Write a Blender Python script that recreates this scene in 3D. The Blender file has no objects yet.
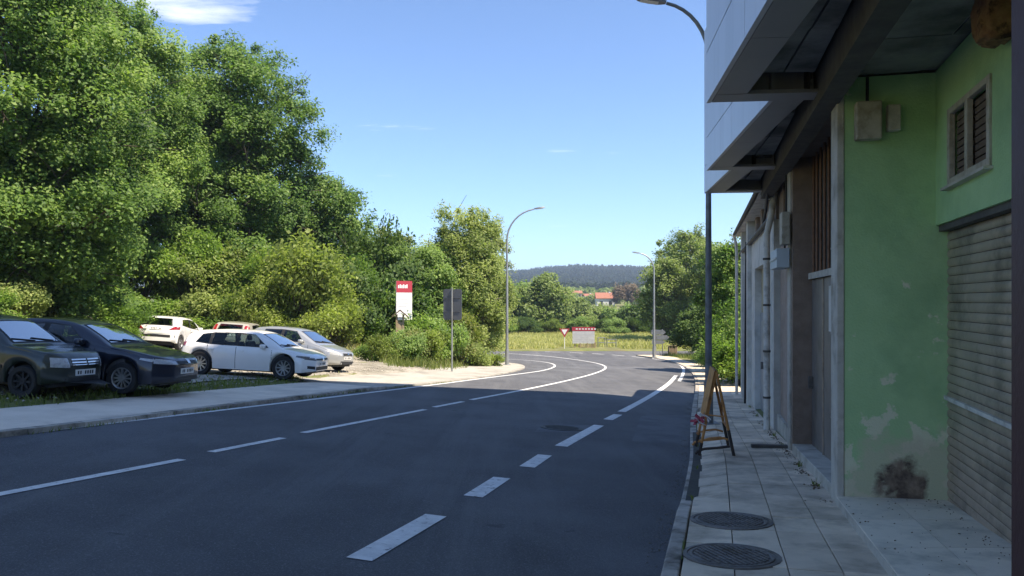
import bpy, bmesh, math, random
import numpy as np
from mathutils import Vector, Matrix
from mathutils.bvhtree import BVHTree

sc = bpy.context.scene
R = math.radians

# ------------------------------------------------------------------ camera
FPX, CX, HY = 780.0, 512.0, 301.0          # focal length in pixels, centre column, horizon row
CAMZ = 1.6
cd = bpy.data.cameras.new('camera')
cam = bpy.data.objects.new('camera', cd)
sc.collection.objects.link(cam)
cam.location = (0, 0, CAMZ)
cam.rotation_euler = (R(90), 0, 0)
cd.sensor_width = 36.0
cd.lens = 36.0 * FPX / 1024.0
cd.shift_y = (HY - 288.0) / 1024.0
cd.clip_start = 0.05
cd.clip_end = 12000
sc.camera = cam

# ------------------------------------------------------------------ sky, sun, exposure
SUN_EL = R(57.7)
SUN_AZ = math.atan2(0.85, -0.53)            # clockwise from +Y
world = bpy.data.worlds.new('World')
sc.world = world
world.use_nodes = True
wn, wl = world.node_tree.nodes, world.node_tree.links
wn.clear()
wo = wn.new('ShaderNodeOutputWorld')
wb = wn.new('ShaderNodeBackground')
sky = wn.new('ShaderNodeTexSky')
sky.sky_type = 'NISHITA'
sky.sun_disc = False
sky.sun_elevation = SUN_EL
sky.sun_rotation = SUN_AZ
sky.air_density = 1.0
sky.dust_density = 0.0
sky.ozone_density = 10.0
sky.altitude = 2500
wb.inputs['Strength'].default_value = 0.088
# thin white clouds, spread over the whole sky by direction
tc = wn.new('ShaderNodeTexCoord')
sep = wn.new('ShaderNodeSeparateXYZ'); wl.new(tc.outputs['Generated'], sep.inputs[0])
zc = wn.new('ShaderNodeMath'); zc.operation = 'MAXIMUM'; zc.inputs[1].default_value = 0.04; wl.new(sep.outputs['Z'], zc.inputs[0])
dx = wn.new('ShaderNodeMath'); dx.operation = 'DIVIDE'; wl.new(sep.outputs['X'], dx.inputs[0]); wl.new(zc.outputs[0], dx.inputs[1])
dy = wn.new('ShaderNodeMath'); dy.operation = 'DIVIDE'; wl.new(sep.outputs['Y'], dy.inputs[0]); wl.new(zc.outputs[0], dy.inputs[1])
cmb = wn.new('ShaderNodeCombineXYZ'); wl.new(dx.outputs[0], cmb.inputs[0]); wl.new(dy.outputs[0], cmb.inputs[1])
cn = wn.new('ShaderNodeTexNoise'); cn.inputs['Scale'].default_value = 0.75; cn.inputs['Detail'].default_value = 7; cn.inputs['Roughness'].default_value = 0.62
cmap = wn.new('ShaderNodeMapping'); cmap.inputs['Scale'].default_value = (0.9, 2.0, 1)
wl.new(cmb.outputs[0], cmap.inputs[0]); wl.new(cmap.outputs[0], cn.inputs['Vector'])
cr = wn.new('ShaderNodeValToRGB')
cr.color_ramp.elements[0].position = 0.62; cr.color_ramp.elements[0].color = (0, 0, 0, 1)
cr.color_ramp.elements[1].position = 0.92; cr.color_ramp.elements[1].color = (1, 1, 1, 1)
cdist = wn.new('ShaderNodeVectorMath'); cdist.operation = 'DISTANCE'; cdist.inputs[1].default_value = (-1.18, 2.70, 0); wl.new(cmb.outputs[0], cdist.inputs[0])
cnear = wn.new('ShaderNodeMapRange'); cnear.inputs[1].default_value = .05; cnear.inputs[2].default_value = .55; cnear.inputs[3].default_value = .17; cnear.inputs[4].default_value = -.03
wl.new(cdist.outputs['Value'], cnear.inputs[0])
cadd = wn.new('ShaderNodeMath'); wl.new(cn.outputs['Fac'], cadd.inputs[0]); wl.new(cnear.outputs[0], cadd.inputs[1])
wl.new(cadd.outputs[0], cr.inputs[0])
cmix = wn.new('ShaderNodeMixRGB'); cmix.inputs[2].default_value = (6.6, 7.0, 7.6, 1)
wl.new(cr.outputs[0], cmix.inputs[0]); wl.new(sky.outputs[0], cmix.inputs[1])
wl.new(cmix.outputs[0], wb.inputs['Color']); wl.new(wb.outputs[0], wo.inputs['Surface'])

sd = bpy.data.lights.new('sun', 'SUN')
sd.energy = 2.95
sd.angle = R(0.53)
sd.color = (1.0, 0.95, 0.88)
sun = bpy.data.objects.new('sun', sd)
sc.collection.objects.link(sun)
sunv = Vector((math.sin(SUN_AZ) * math.cos(SUN_EL), math.cos(SUN_AZ) * math.cos(SUN_EL), math.sin(SUN_EL)))
sun.rotation_euler = sunv.to_track_quat('Z', 'Y').to_euler()
sun.location = (30, 10, 40)

sc.view_settings.view_transform = 'Standard'
sc.view_settings.look = 'None'
sc.view_settings.exposure = 1.80
sc.view_settings.use_white_balance = True
sc.view_settings.white_balance_temperature = 7600
sc.view_settings.gamma = 1.0
sc.view_settings.use_curve_mapping = False
sc.render.engine = 'CYCLES'
sc.cycles.use_denoising = True
sc.cycles.max_bounces = 8
sc.cycles.transparent_max_bounces = 8
sc.cycles.volume_bounces = 0

# ------------------------------------------------------------------ helpers
COL = sc.collection

def mesh_np(name, verts, faces):
    verts = np.asarray(verts, np.float32); faces = np.asarray(faces, np.int32)
    k = faces.shape[1]; nf = len(faces)
    me = bpy.data.meshes.new(name)
    me.vertices.add(len(verts)); me.vertices.foreach_set('co', verts.ravel())
    me.loops.add(nf * k); me.loops.foreach_set('vertex_index', faces.ravel())
    me.polygons.add(nf)
    me.polygons.foreach_set('loop_start', np.arange(0, nf * k, k, dtype=np.int32))
    me.polygons.foreach_set('loop_total', np.full(nf, k, np.int32))
    me.update(calc_edges=True)
    return me

def link(name, me, m=None, parent=None):
    o = bpy.data.objects.new(name, me)
    COL.objects.link(o)
    if m is not None and me is not None and len(me.materials) == 0:
        me.materials.append(m)
    if parent is not None:
        o.parent = parent
    return o

def tag(o, label=None, cat=None, group=None, kind=None):
    if label: o['label'] = label
    if cat: o['category'] = cat
    if group: o['group'] = group
    if kind: o['kind'] = kind
    return o

def empty(name, loc=(0, 0, 0), rz=0.0):
    o = bpy.data.objects.new(name, None)
    COL.objects.link(o)
    o.location = loc; o.rotation_euler = (0, 0, rz)
    o.empty_display_size = 0.2
    return o

class MB:
    def __init__(s): s.v = []; s.f = []
    def add(s, vs, fs):
        n = len(s.v); s.v += [tuple(p) for p in vs]; s.f += [tuple(i + n for i in f) for f in fs]
        return s
    def box(s, x0, x1, y0, y1, z0, z1, M=None):
        x0, x1 = min(x0, x1), max(x0, x1); y0, y1 = min(y0, y1), max(y0, y1); z0, z1 = min(z0, z1), max(z0, z1)
        vs = [Vector((x, y, z)) for z in (z0, z1) for (x, y) in ((x0, y0), (x1, y0), (x1, y1), (x0, y1))]
        if M is not None: vs = [M @ p for p in vs]
        return s.add(vs, [(3, 2, 1, 0), (4, 5, 6, 7), (0, 1, 5, 4), (1, 2, 6, 5), (2, 3, 7, 6), (3, 0, 4, 7)])
    def prism(s, poly, z0, z1):
        """poly: xy counter-clockwise; z0/z1 number or list per vertex"""
        n = len(poly)
        a = z0 if isinstance(z0, (list, tuple)) else [z0] * n
        b = z1 if isinstance(z1, (list, tuple)) else [z1] * n
        vs = [(p[0], p[1], a[i]) for i, p in enumerate(poly)] + [(p[0], p[1], b[i]) for i, p in enumerate(poly)]
        fs = [tuple(range(n - 1, -1, -1)), tuple(range(n, 2 * n))]
        fs += [(i, (i + 1) % n, n + (i + 1) % n, n + i) for i in range(n)]
        return s.add(vs, fs)
    def obox(s, p0, p1, t0, t1, z0, z1):
        """box along the plan segment p0->p1, from t0 to t1 on its left side"""
        a, b = Vector(p0[:2]), Vector(p1[:2]); d = (b - a).normalized(); n = Vector((-d.y, d.x))
        t0, t1 = min(t0, t1), max(t0, t1)
        return s.prism([a + n * t0, b + n * t0, b + n * t1, a + n * t1], z0, z1)
    def tube(s, pts, r, n=8, cap=True):
        pts = [Vector(p) for p in pts]; m = len(pts)
        rs = r if isinstance(r, (list, tuple)) else [r] * m
        vs = []; ref = None
        for i in range(m):
            t = (pts[min(i + 1, m - 1)] - pts[max(i - 1, 0)])
            t = t.normalized() if t.length > 1e-9 else Vector((0, 0, 1))
            if ref is None:
                ref = Vector((1, 0, 0)) if abs(t.x) < .8 else Vector((0, 1, 0))
            u = (ref - t * ref.dot(t)).normalized(); ref = u
            w = t.cross(u)
            for k in range(n):
                a = 2 * math.pi * k / n
                vs.append(pts[i] + (u * math.cos(a) + w * math.sin(a)) * rs[i])
        fs = [(i * n + k, i * n + (k + 1) % n, (i + 1) * n + (k + 1) % n, (i + 1) * n + k) for i in range(m - 1) for k in range(n)]
        if cap:
            fs += [tuple(range(n - 1, -1, -1)), tuple((m - 1) * n + k for k in range(n))]
        return s.add(vs, fs)
    def lathe(s, prof, n=24, M=None, close=True):
        """prof: (r, z) list, turned about z"""
        vs = []
        for (r, z) in prof:
            for k in range(n):
                a = 2 * math.pi * k / n
                vs.append(Vector((r * math.cos(a), r * math.sin(a), z)))
        if M is not None: vs = [M @ p for p in vs]
        m = len(prof)
        fs = [(i * n + k, i * n + (k + 1) % n, (i + 1) * n + (k + 1) % n, (i + 1) * n + k) for i in range(m - 1) for k in range(n)]
        if close:
            fs += [tuple(range(n - 1, -1, -1)), tuple((m - 1) * n + k for k in range(n))]
        return s.add(vs, fs)
    def build(s, name, m, parent=None, smooth=False, bevel=0, fix=True):
        me = bpy.data.meshes.new(name)
        me.from_pydata(s.v, [], s.f)
        if fix:
            b = bmesh.new(); b.from_mesh(me); bmesh.ops.recalc_face_normals(b, faces=b.faces); b.to_mesh(me); b.free()
        if smooth:
            me.polygons.foreach_set('use_smooth', [True] * len(me.polygons))
            if smooth != 2: me.set_sharp_from_angle(angle=R(38))
        o = link(name, me, m, parent)
        if bevel:
            md = o.modifiers.new('bevel', 'BEVEL'); md.width = bevel; md.segments = 2; md.limit_method = 'ANGLE'; md.angle_limit = R(40)
        return o

def copy_tree(o, parent=None):
    c = o.copy(); COL.objects.link(c)
    if parent is not None: c.parent = parent
    for ch in list(o.children): copy_tree(ch, c)
    return c

# ------------------------------------------------------------------ materials
MATS = {}
def mat(name, c1, c2=None, rough=.8, scale=6.0, detail=6, bump=0.0, bscale=None, metal=0.0, coat=0.0, spec=.5,
        stain=None, sscale=.8, slo=.5, shi=.7, stretch=(1, 1, 1), rr=None, coord='pos', objrand=0.0):
    if name in MATS: return MATS[name]
    m = bpy.data.materials.new(name); m.use_nodes = True
    n, l = m.node_tree.nodes, m.node_tree.links
    b = n['Principled BSDF']
    b.inputs['Roughness'].default_value = rough
    b.inputs['Metallic'].default_value = metal
    b.inputs['Specular IOR Level'].default_value = spec
    if coat:
        b.inputs['Coat Weight'].default_value = coat; b.inputs['Coat Roughness'].default_value = .04
    b.inputs['Base Color'].default_value = (*c1, 1)
    if c2 is not None or bump or stain:
        if coord == 'pos':
            g = n.new('ShaderNodeNewGeometry'); src = g.outputs['Position']
        else:
            g = n.new('ShaderNodeTexCoord'); src = g.outputs['Object']
        mp = n.new('ShaderNodeMapping'); mp.inputs['Scale'].default_value = stretch
        l.new(src, mp.inputs['Vector']); vec = mp.outputs[0]
        def noise(sc_, det=detail, ro=.6):
            t = n.new('ShaderNodeTexNoise'); t.inputs['Scale'].default_value = sc_; t.inputs['Detail'].default_value = det
            t.inputs['Roughness'].default_value = ro; l.new(vec, t.inputs['Vector']); return t
        out = None
        if c2 is not None:
            t = noise(scale)
            r = n.new('ShaderNodeValToRGB'); r.color_ramp.elements[0].position = .33; r.color_ramp.elements[1].position = .67
            r.color_ramp.elements[0].color = (*c1, 1); r.color_ramp.elements[1].color = (*c2, 1)
            l.new(t.outputs['Fac'], r.inputs[0]); out = r.outputs[0]
            if rr:
                mr = n.new('ShaderNodeMapRange'); mr.inputs[3].default_value = rr[0]; mr.inputs[4].default_value = rr[1]
                l.new(t.outputs['Fac'], mr.inputs[0]); l.new(mr.outputs[0], b.inputs['Roughness'])
        if stain is not None:
            t2 = noise(sscale, 8, .65)
            r2 = n.new('ShaderNodeValToRGB'); r2.color_ramp.elements[0].position = slo; r2.color_ramp.elements[1].position = shi
            r2.color_ramp.elements[0].color = (0, 0, 0, 1); r2.color_ramp.elements[1].color = (1, 1, 1, 1)
            l.new(t2.outputs['Fac'], r2.inputs[0])
            mx = n.new('ShaderNodeMixRGB'); mx.inputs[2].default_value = (*stain, 1)
            l.new(r2.outputs[0], mx.inputs[0])
            if out is not None: l.new(out, mx.inputs[1])
            else: mx.inputs[1].default_value = (*c1, 1)
            out = mx.outputs[0]
        if objrand and out is not None:
            oi = n.new('ShaderNodeObjectInfo'); mr2 = n.new('ShaderNodeMapRange'); mr2.inputs[3].default_value = 1 - objrand; mr2.inputs[4].default_value = 1 + objrand * .5
            l.new(oi.outputs['Random'], mr2.inputs[0])
            vm = n.new('ShaderNodeVectorMath'); vm.operation = 'SCALE'; l.new(out, vm.inputs[0]); l.new(mr2.outputs[0], vm.inputs['Scale']); out = vm.outputs[0]
        if out is not None: l.new(out, b.inputs['Base Color'])
        if bump:
            t3 = noise(bscale or scale * 4, 5, .6)
            bp = n.new('ShaderNodeBump'); bp.inputs['Strength'].default_value = bump; bp.inputs['Distance'].default_value = .02
            l.new(t3.outputs['Fac'], bp.inputs['Height']); l.new(bp.outputs[0], b.inputs['Normal'])
    MATS[name] = m
    return m

def leafmat(name, dark, mid, light, trans=.35, rough=.55, spec=.3):
    if name in MATS: return MATS[name]
    m = bpy.data.materials.new(name); m.use_nodes = True
    n, l = m.node_tree.nodes, m.node_tree.links
    b = n['Principled BSDF']; out = n['Material Output']
    a = n.new('ShaderNodeAttribute'); a.attribute_name = 'tint'
    r = n.new('ShaderNodeValToRGB')
    r.color_ramp.elements[0].position = 0; r.color_ramp.elements[0].color = (*dark, 1)
    r.color_ramp.elements[1].position = 1; r.color_ramp.elements[1].color = (*light, 1)
    e = r.color_ramp.elements.new(.5); e.color = (*mid, 1)
    l.new(a.outputs['Fac'], r.inputs[0]); l.new(r.outputs[0], b.inputs['Base Color'])
    b.inputs['Roughness'].default_value = rough; b.inputs['Specular IOR Level'].default_value = spec
    t = n.new('ShaderNodeBsdfTranslucent')
    g = n.new('ShaderNodeMixRGB'); g.blend_type = 'MULTIPLY'; g.inputs[0].default_value = 1; g.inputs[2].default_value = (1.25, 1.4, .7, 1)
    l.new(r.outputs[0], g.inputs[1]); l.new(g.outputs[0], t.inputs['Color'])
    mx = n.new('ShaderNodeMixShader'); mx.inputs[0].default_value = trans
    l.new(b.outputs[0], mx.inputs[1]); l.new(t.outputs[0], mx.inputs[2]); l.new(mx.outputs[0], out.inputs['Surface'])
    MATS[name] = m
    return m

def smooth01(t):
    t = np.clip(t, 0, 1); return t * t * (3 - 2 * t)

# ------------------------------------------------------------------ levels of the ground
SL = .0603
def base(y):
    """pavement level on the building's side: falls away from the camera, flat from 70 m on"""
    y = np.maximum(np.asarray(y, float), -60)
    t = np.clip(y - 30, 0, 40)
    return -SL * np.minimum(y, 30) - SL * (t - t * t / 80.0)
def crossfall(y): return .06 * (1 - smooth01((np.asarray(y, float) - 32) / 36))
def road_z(x, y):
    L = np.asarray(x, float) - .2667 * np.asarray(y, float)
    return base(y) - .10 + crossfall(y) * np.clip(-(L + .42), 0, 40)

def cast(px, py, off=0.0, f=road_z):
    """the point of the road surface seen at a place of the photograph"""
    kx, kz = (px - CX) / FPX, (HY - py) / FPX
    Y = np.arange(3.0, 200, .02)
    g = f(kx * Y, Y) + off - (CAMZ + kz * Y)
    i = int(np.argmax(g >= 0))
    return Vector((kx * Y[i], Y[i], float(f(kx * Y[i], Y[i]) + off)))

class Path:
    def __init__(s, pts, step=.25, rounds=3):
        p = np.array([(q[0], q[1]) for q in pts], float)
        for _ in range(rounds):                      # corner cutting
            q = [p[0]]
            for i in range(len(p) - 1):
                q += [p[i] * .75 + p[i + 1] * .25, p[i] * .25 + p[i + 1] * .75]
            p = np.array(q + [p[-1]])
        d = np.r_[0, np.cumsum(np.hypot(*np.diff(p, axis=0).T))]
        s.len = d[-1]; n = max(2, int(s.len / step))
        s.s = np.linspace(0, s.len, n)
        s.p = np.c_[np.interp(s.s, d, p[:, 0]), np.interp(s.s, d, p[:, 1])]
        t = np.gradient(s.p, axis=0); t /= np.linalg.norm(t, axis=1)[:, None]
        s.t = t
    def at(s, a, o=0.0):
        """point at arc length a, o metres to the right"""
        x = np.interp(a, s.s, s.p[:, 0]); y = np.interp(a, s.s, s.p[:, 1])
        tx = np.interp(a, s.s, s.t[:, 0]); ty = np.interp(a, s.s, s.t[:, 1]); k = math.hypot(tx, ty)
        return (x + o * ty / k, y - o * tx / k)
    def s_at_y(s, y): return float(np.interp(y, s.p[:, 1], s.s))

def ribbon(path, a0, a1, o0, o1, zf, step=.5, no=2):
    n = max(2, int((a1 - a0) / step) + 1); vs = []; fs = []
    for i in range(n):
        a = a0 + (a1 - a0) * i / (n - 1)
        for k in range(no):
            o = o0 + (o1 - o0) * k / (no - 1)
            x, y = path.at(a, o); vs.append((x, y, float(zf(x, y))))
    for i in range(n - 1):
        for k in range(no - 1):
            q = i * no + k; fs.append((q, q + 1, q + no + 1, q + no))
    return vs, fs
# ================================================================== the setting
# kerb lines, from the photograph's places on the road surface
kerb_R_pts = [(-.42 - .2667 * 8, -8), (-.42, 0), (-.42 + .2667 * 5.5, 5.5), (1.93, 8.85), (2.75, 12.0), (3.51, 15.4), (4.46, 19.4)]
kerb_R_pts += [tuple(cast(*q, .1)[:2]) for q in ((694, 396), (696, 384), (694, 374), (688, 367), (674, 361), (655, 357.3), (636, 355))]
kerb_R = Path(kerb_R_pts)
kL = cast(0, 430.5, .1)
kerb_L_pts = [(kL.x - .2667 * 16, kL.y - 16)]
kerb_L_pts += [tuple(cast(*q, .1)[:2]) for q in ((0, 430.5), (120, 416), (250, 400.5), (376, 386), (440, 380.5), (490, 374.5), (518, 369.5), (527, 366), (520, 363), (500, 361), (470, 359.3))]
kerb_L = Path(kerb_L_pts)
YT_L = kerb_L.p[-1, 1]; YT_R = kerb_R.p[-1, 1]
Y_FAR = cast(560, 350.2).y

def xleft(y):
    y = np.asarray(y, float)
    v = np.interp(y, kerb_L.p[:, 1], kerb_L.p[:, 0])
    return np.where(y > YT_L, kerb_L.p[-1, 0] - (y - YT_L) * 9, v)
def xright(y):
    y = np.asarray(y, float)
    v = np.interp(y, kerb_R.p[:, 1], kerb_R.p[:, 0])
    return np.where(y > YT_R, kerb_R.p[-1, 0] + (y - YT_R) * 9, v)

def bank(x, y):
    d1 = -(x + 15.2 + .26 * np.clip(y - 20, 0, 16))
    d2 = np.minimum(y - 40.5, -(x + 7))
    d = np.maximum(d1, d2)
    return 2.3 * smooth01(d / 4.5) + .12 * np.clip(d - 4.5, 0, 60)
def terrain(x, y):
    x = np.asarray(x, float); y = np.asarray(y, float)
    z = road_z(x, y) + .09
    L = x - .2667 * y
    z = np.where((L > -.42) & (y < 30), base(y) - .02, z)
    side = smooth01((y - 100) / 250)                               # the valley rises gently towards the houses
    z = z + side * 3.2 + np.clip(y - 350, 0, 1500) * .012
    bk = bank(x, y)
    bk = bk * (1 - smooth01((y - 60) / 30))
    z = z + bk
    # a bed for the road and the pavements
    inside = np.minimum(np.minimum(x - (xleft(y) - 2.35 - .95 * smooth01((y - 21.5) / 2)), (xright(y) + 1.2) - x), Y_FAR - 1.0 - y)
    z = z - .30 * smooth01(inside / .8)
    hump = .05 * np.sin(x * 1.7 + y * .6) * np.sin(y * 1.3 - x * .4) + .03 * np.sin(x * 4.1) * np.sin(y * 3.7)
    z = z + hump * np.clip(-inside / 2.0, 0, 1)
    return z

m_ground = mat('meadow_ground', (.11, .13, .035), (.19, .19, .06), .95, scale=.8, bump=.6, bscale=9, stain=(.13, .10, .06), sscale=.35, slo=.52, shi=.72)
def asphalt_mat():
    m = mat('asphalt', (.062, .063, .070), (.096, .098, .106), .82, scale=.9, detail=10, bump=.45, bscale=140, stain=(.135, .139, .150), sscale=.22, slo=.5, shi=.72)
    n, l = m.node_tree.nodes, m.node_tree.links; b = n['Principled BSDF']; src = b.inputs['Base Color'].links[0].from_socket
    gm = n.new('ShaderNodeNewGeometry')
    def layer(src, scale, rot, st, lo, hi, col, fac, det=6):
        mp = n.new('ShaderNodeMapping'); mp.inputs['Rotation'].default_value = (0, 0, rot); mp.inputs['Scale'].default_value = st; l.new(gm.outputs['Position'], mp.inputs[0])
        t = n.new('ShaderNodeTexNoise'); t.inputs['Scale'].default_value = scale; t.inputs['Detail'].default_value = det; t.inputs['Roughness'].default_value = .65; l.new(mp.outputs[0], t.inputs['Vector'])
        r = n.new('ShaderNodeMapRange'); r.inputs[1].default_value = lo; r.inputs[2].default_value = hi; r.inputs[4].default_value = fac; l.new(t.outputs['Fac'], r.inputs[0])
        mx = n.new('ShaderNodeMixRGB'); mx.inputs[2].default_value = (*col, 1); l.new(r.outputs[0], mx.inputs[0]); l.new(src, mx.inputs[1]); return mx.outputs[0]
    c = layer(src, 1.0, R(15), (1.1, .05, 1), .5, .68, (.15, .152, .158), .55)        # tyre tracks along the road
    c = layer(c, 1.0, R(15), (1.9, .09, 1), .56, .70, (.045, .048, .056), .6)          # darker seams and drips
    c = layer(c, 60, 0, (1, 1, 1), .52, .66, (.22, .22, .225), .55, 3)                 # pale aggregate
    c = layer(c, 95, 0, (1, 1, 1), .55, .66, (.022, .023, .026), .7, 3)
    c = layer(c, 2.6, 0, (1, 1, 1), .66, .70, (.035, .037, .043), .65, 8)              # oil spots
    l.new(c, b.inputs['Base Color']); return m
m_asphalt = asphalt_mat()
m_white = mat('road_paint', (.58, .58, .57), (.80, .80, .78), .7, scale=7, detail=9, bump=.3, bscale=120, stain=(.18, .18, .19), sscale=11, slo=.59, shi=.68)
m_conc = mat('paving_concrete', (.70, .58, .44), (.85, .71, .55), .9, scale=3.1, detail=9, bump=.35, bscale=70, stain=(.42, .345, .26), sscale=1.7, slo=.46, shi=.66, objrand=.22)
m_conc2 = mat('pale_concrete', (.32, .30, .26), (.44, .41, .36), .92, scale=1.6, detail=9, bump=.3, bscale=50, stain=(.22, .20, .17), sscale=.6, slo=.5, shi=.7)
m_lpave = mat('left_pavement_concrete', (.66, .56, .45), (.78, .67, .55), .92, scale=1.3, detail=9, bump=.3, bscale=50, stain=(.50, .425, .345), sscale=.7, slo=.5, shi=.7)
m_kerb = mat('kerb_granite', (.42, .375, .32), (.56, .50, .43), .88, scale=6, detail=8, bump=.4, bscale=60, stain=(.13, .115, .09), sscale=2.6, slo=.46, shi=.66, objrand=.25)
m_gravel = mat('gravel_lot', (.25, .225, .185), (.42, .385, .325), .95, scale=3.2, detail=12, bump=.8, bscale=30, stain=(.15, .135, .10), sscale=.55, slo=.46, shi=.66)
m_iron = mat('cast_iron', (.15, .135, .125), (.22, .195, .175), .6, scale=14, metal=.35, bump=.25, bscale=150, stain=(.10, .085, .07), sscale=5, slo=.45, shi=.65)
m_iron2 = mat('dark_cast_iron', (.03, .03, .032), (.05, .05, .05), .6, scale=14, metal=.3)

# one ground sheet out to the horizon
def axis(lo, hi, step, far, first=6):
    a = list(np.arange(lo, hi + 1e-6, step)); out = []; d = first; v = hi
    while v < far: v += d; d *= 1.4; out.append(v)
    a += out
    return a
gx = sorted(set([round(v, 3) for v in axis(0, 34, .6, 2600)] + [round(-v, 3) for v in axis(0, 40, .6, 2600)]))
gy = sorted(set([round(v, 3) for v in axis(-14, 112, .6, 2600)] + [-20., -35., -80., -300., -1500.]))
GX, GY = np.meshgrid(np.array(gx), np.array(gy))
GZ = terrain(GX, GY)
nx, ny = len(gx), len(gy)
ii = (np.arange(ny - 1)[:, None] * nx + np.arange(nx - 1)[None, :]).ravel()
g = link('ground', mesh_np('ground', np.c_[GX.ravel(), GY.ravel(), GZ.ravel()], np.c_[ii, ii + 1, ii + nx + 1, ii + nx]), m_ground)
g.data.polygons.foreach_set('use_smooth', [True] * len(g.data.polygons)); tag(g, kind='structure')

# the road: rows across, from kerb to kerb
rows = sorted(set(list(np.arange(-8, Y_FAR, .5)) + [YT_L, YT_L + .02, YT_R, YT_R + .02, Y_FAR] + list(np.arange(YT_L, YT_L + 5, .1)) + list(np.arange(YT_R, YT_R + 4, .1))))
NC = 26; rv = []; rf = []
for i, y in enumerate(rows):
    a = max(float(xleft(y)), -60.); b = min(float(xright(y)), 45.)
    for k in range(NC):
        x = a + (b - a) * k / (NC - 1); rv.append((x, y, float(road_z(x, y))))
for i in range(len(rows) - 1):
    for k in range(NC - 1):
        q = i * NC + k; rf.append((q, q + 1, q + NC + 1, q + NC))
road = link('road', mesh_np('road', rv, rf), m_asphalt)
road.data.polygons.foreach_set('use_smooth', [True] * len(rf)); tag(road, kind='structure')

# painted lines
zline = lambda x, y: road_z(x, y) + .007
def line_px(pts, w, name='lane_marking', lab=None):
    P = Path([cast(*q)[:2] for q in pts], rounds=3)
    v, f = ribbon(P, 0, P.len, -w / 2, w / 2, zline, step=.3)
    o = link(name, mesh_np(name, v, f), m_white, road)
    return o
def dash(x0y0, x1y1, w): return line_px([x0y0, x1y1], w)
e0 = cast(0, 437); e1 = cast(200, 413)
line_px([(0, 437), (100, 424.8), (200, 413), (300, 401.2), (377, 392), (440, 384.2), (485, 378.2), (520, 374), (545, 370.6), (556.5, 366.4), (552, 363.2), (535, 360.8), (512, 359.4), (480, 358)], .13)
for p, q in (((-120, 518), (182, 460)), ((211, 452.4), (283, 438.4)), ((303, 433.2), (425, 409.8)), ((434, 407.4), (463, 401.8))):
    dash(p, q, .13)
line_px([(471, 400), (522, 390.5), (568, 380.6), (594, 374), (607.5, 368.2), (602, 364.2), (583, 360.6), (556, 357), (530, 354.8), (500, 353.2)], .14)
for p, q in (((150, 680), (270, 606)), ((359, 560.7), (436, 516)), ((473, 497), (502, 478.3)), ((527, 467.5), (545, 455.5)), ((561, 446.5), (599, 425.6)), ((608, 420), (618, 414.8))):
    dash(p, q, .21)
line_px([(621.5, 412), (645, 399.5), (661, 389.5), (671, 381.8), (676, 375.5)], .2)
line_px([(679.2, 381.5), (683, 374.5), (684, 369), (680.5, 364.6), (668, 360.8), (652, 358.6)], .17)
for p, q in (((645, 357.9), (632, 356.6)), ((624, 355.9), (612, 354.9)), ((604, 354.4), (592, 353.6)), ((583, 353.2), (570, 352.6)), ((560, 352.2), (545, 351.8))):
    dash(p, q, .15)

# manhole in the road
def manhole(c, r, parent, name, zf, m=None):
    mb = MB(); n = 28
    t = Vector((0, 0, 1))
    sl = Matrix.Translation(c) @ zf
    mb.lathe([(0.001, .004), (r * .78, .004), (r * .80, .010), (r * .86, .010), (r * .87, .003), (r * .90, .003), (r * .91, .010), (r, .008), (r * 1.005, -.02)], n, sl, close=False)
    if r > .2:
        k = -r * .72
        while k < r * .73:
            h = math.sqrt(max(0, (r * .75) ** 2 - k * k))
            for a0, a1 in ((-h, -h * .52), (-h * .48, -h * .02), (h * .02, h * .48), (h * .52, h)):
                if a1 - a0 > .03: mb.box(k - .009, k + .009, a0, a1, .003, .0125, sl)
            k += .043
    return mb.build(name, m or m_iron, parent, smooth=True)
cm = cast(562, 428.5)
def slope_m(x, y, f):
    e = .2
    nx_ = -(float(f(x + e, y)) - float(f(x - e, y))) / (2 * e); ny_ = -(float(f(x, y + e)) - float(f(x, y - e))) / (2 * e)
    return Vector((nx_, ny_, 1)).to_track_quat('Z', 'Y').to_matrix().to_4x4() @ Matrix.Rotation(R(15), 4, 'Z')
manhole(cm + Vector((0, 0, .006)), .42, road, 'manhole_cover', slope_m(cm.x, cm.y, road_z), m_iron2)

def sheet(name, m, px4, dz, par, n=8):
    c = [cast(*q) for q in px4]; vs = []; fs = []
    for j in range(n):
        for i in range(n):
            u, v = i / (n - 1), j / (n - 1)
            p = c[0].lerp(c[1], u).lerp(c[3].lerp(c[2], u), v); vs.append((p.x, p.y, float(road_z(p.x, p.y)) + dz))
    fs = [(j * n + i, j * n + i + 1, (j + 1) * n + i + 1, (j + 1) * n + i) for j in range(n - 1) for i in range(n - 1)]
    return link(name, mesh_np(name, vs, fs), m, par)
m_patch = mat('worn_asphalt', (.11, .114, .124), (.16, .164, .174), .85, scale=1.3, detail=10, bump=.3, bscale=110, stain=(.085, .089, .10), sscale=1.3, slo=.44, shi=.6)
sheet('asphalt_patch', m_patch, ((535, 432), (588, 432.5), (592, 425.5), (541, 425)), .003, road)
sheet('asphalt_patch', m_patch, ((632, 441), (688, 446), (692, 415), (641, 416)), .003, road)
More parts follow.
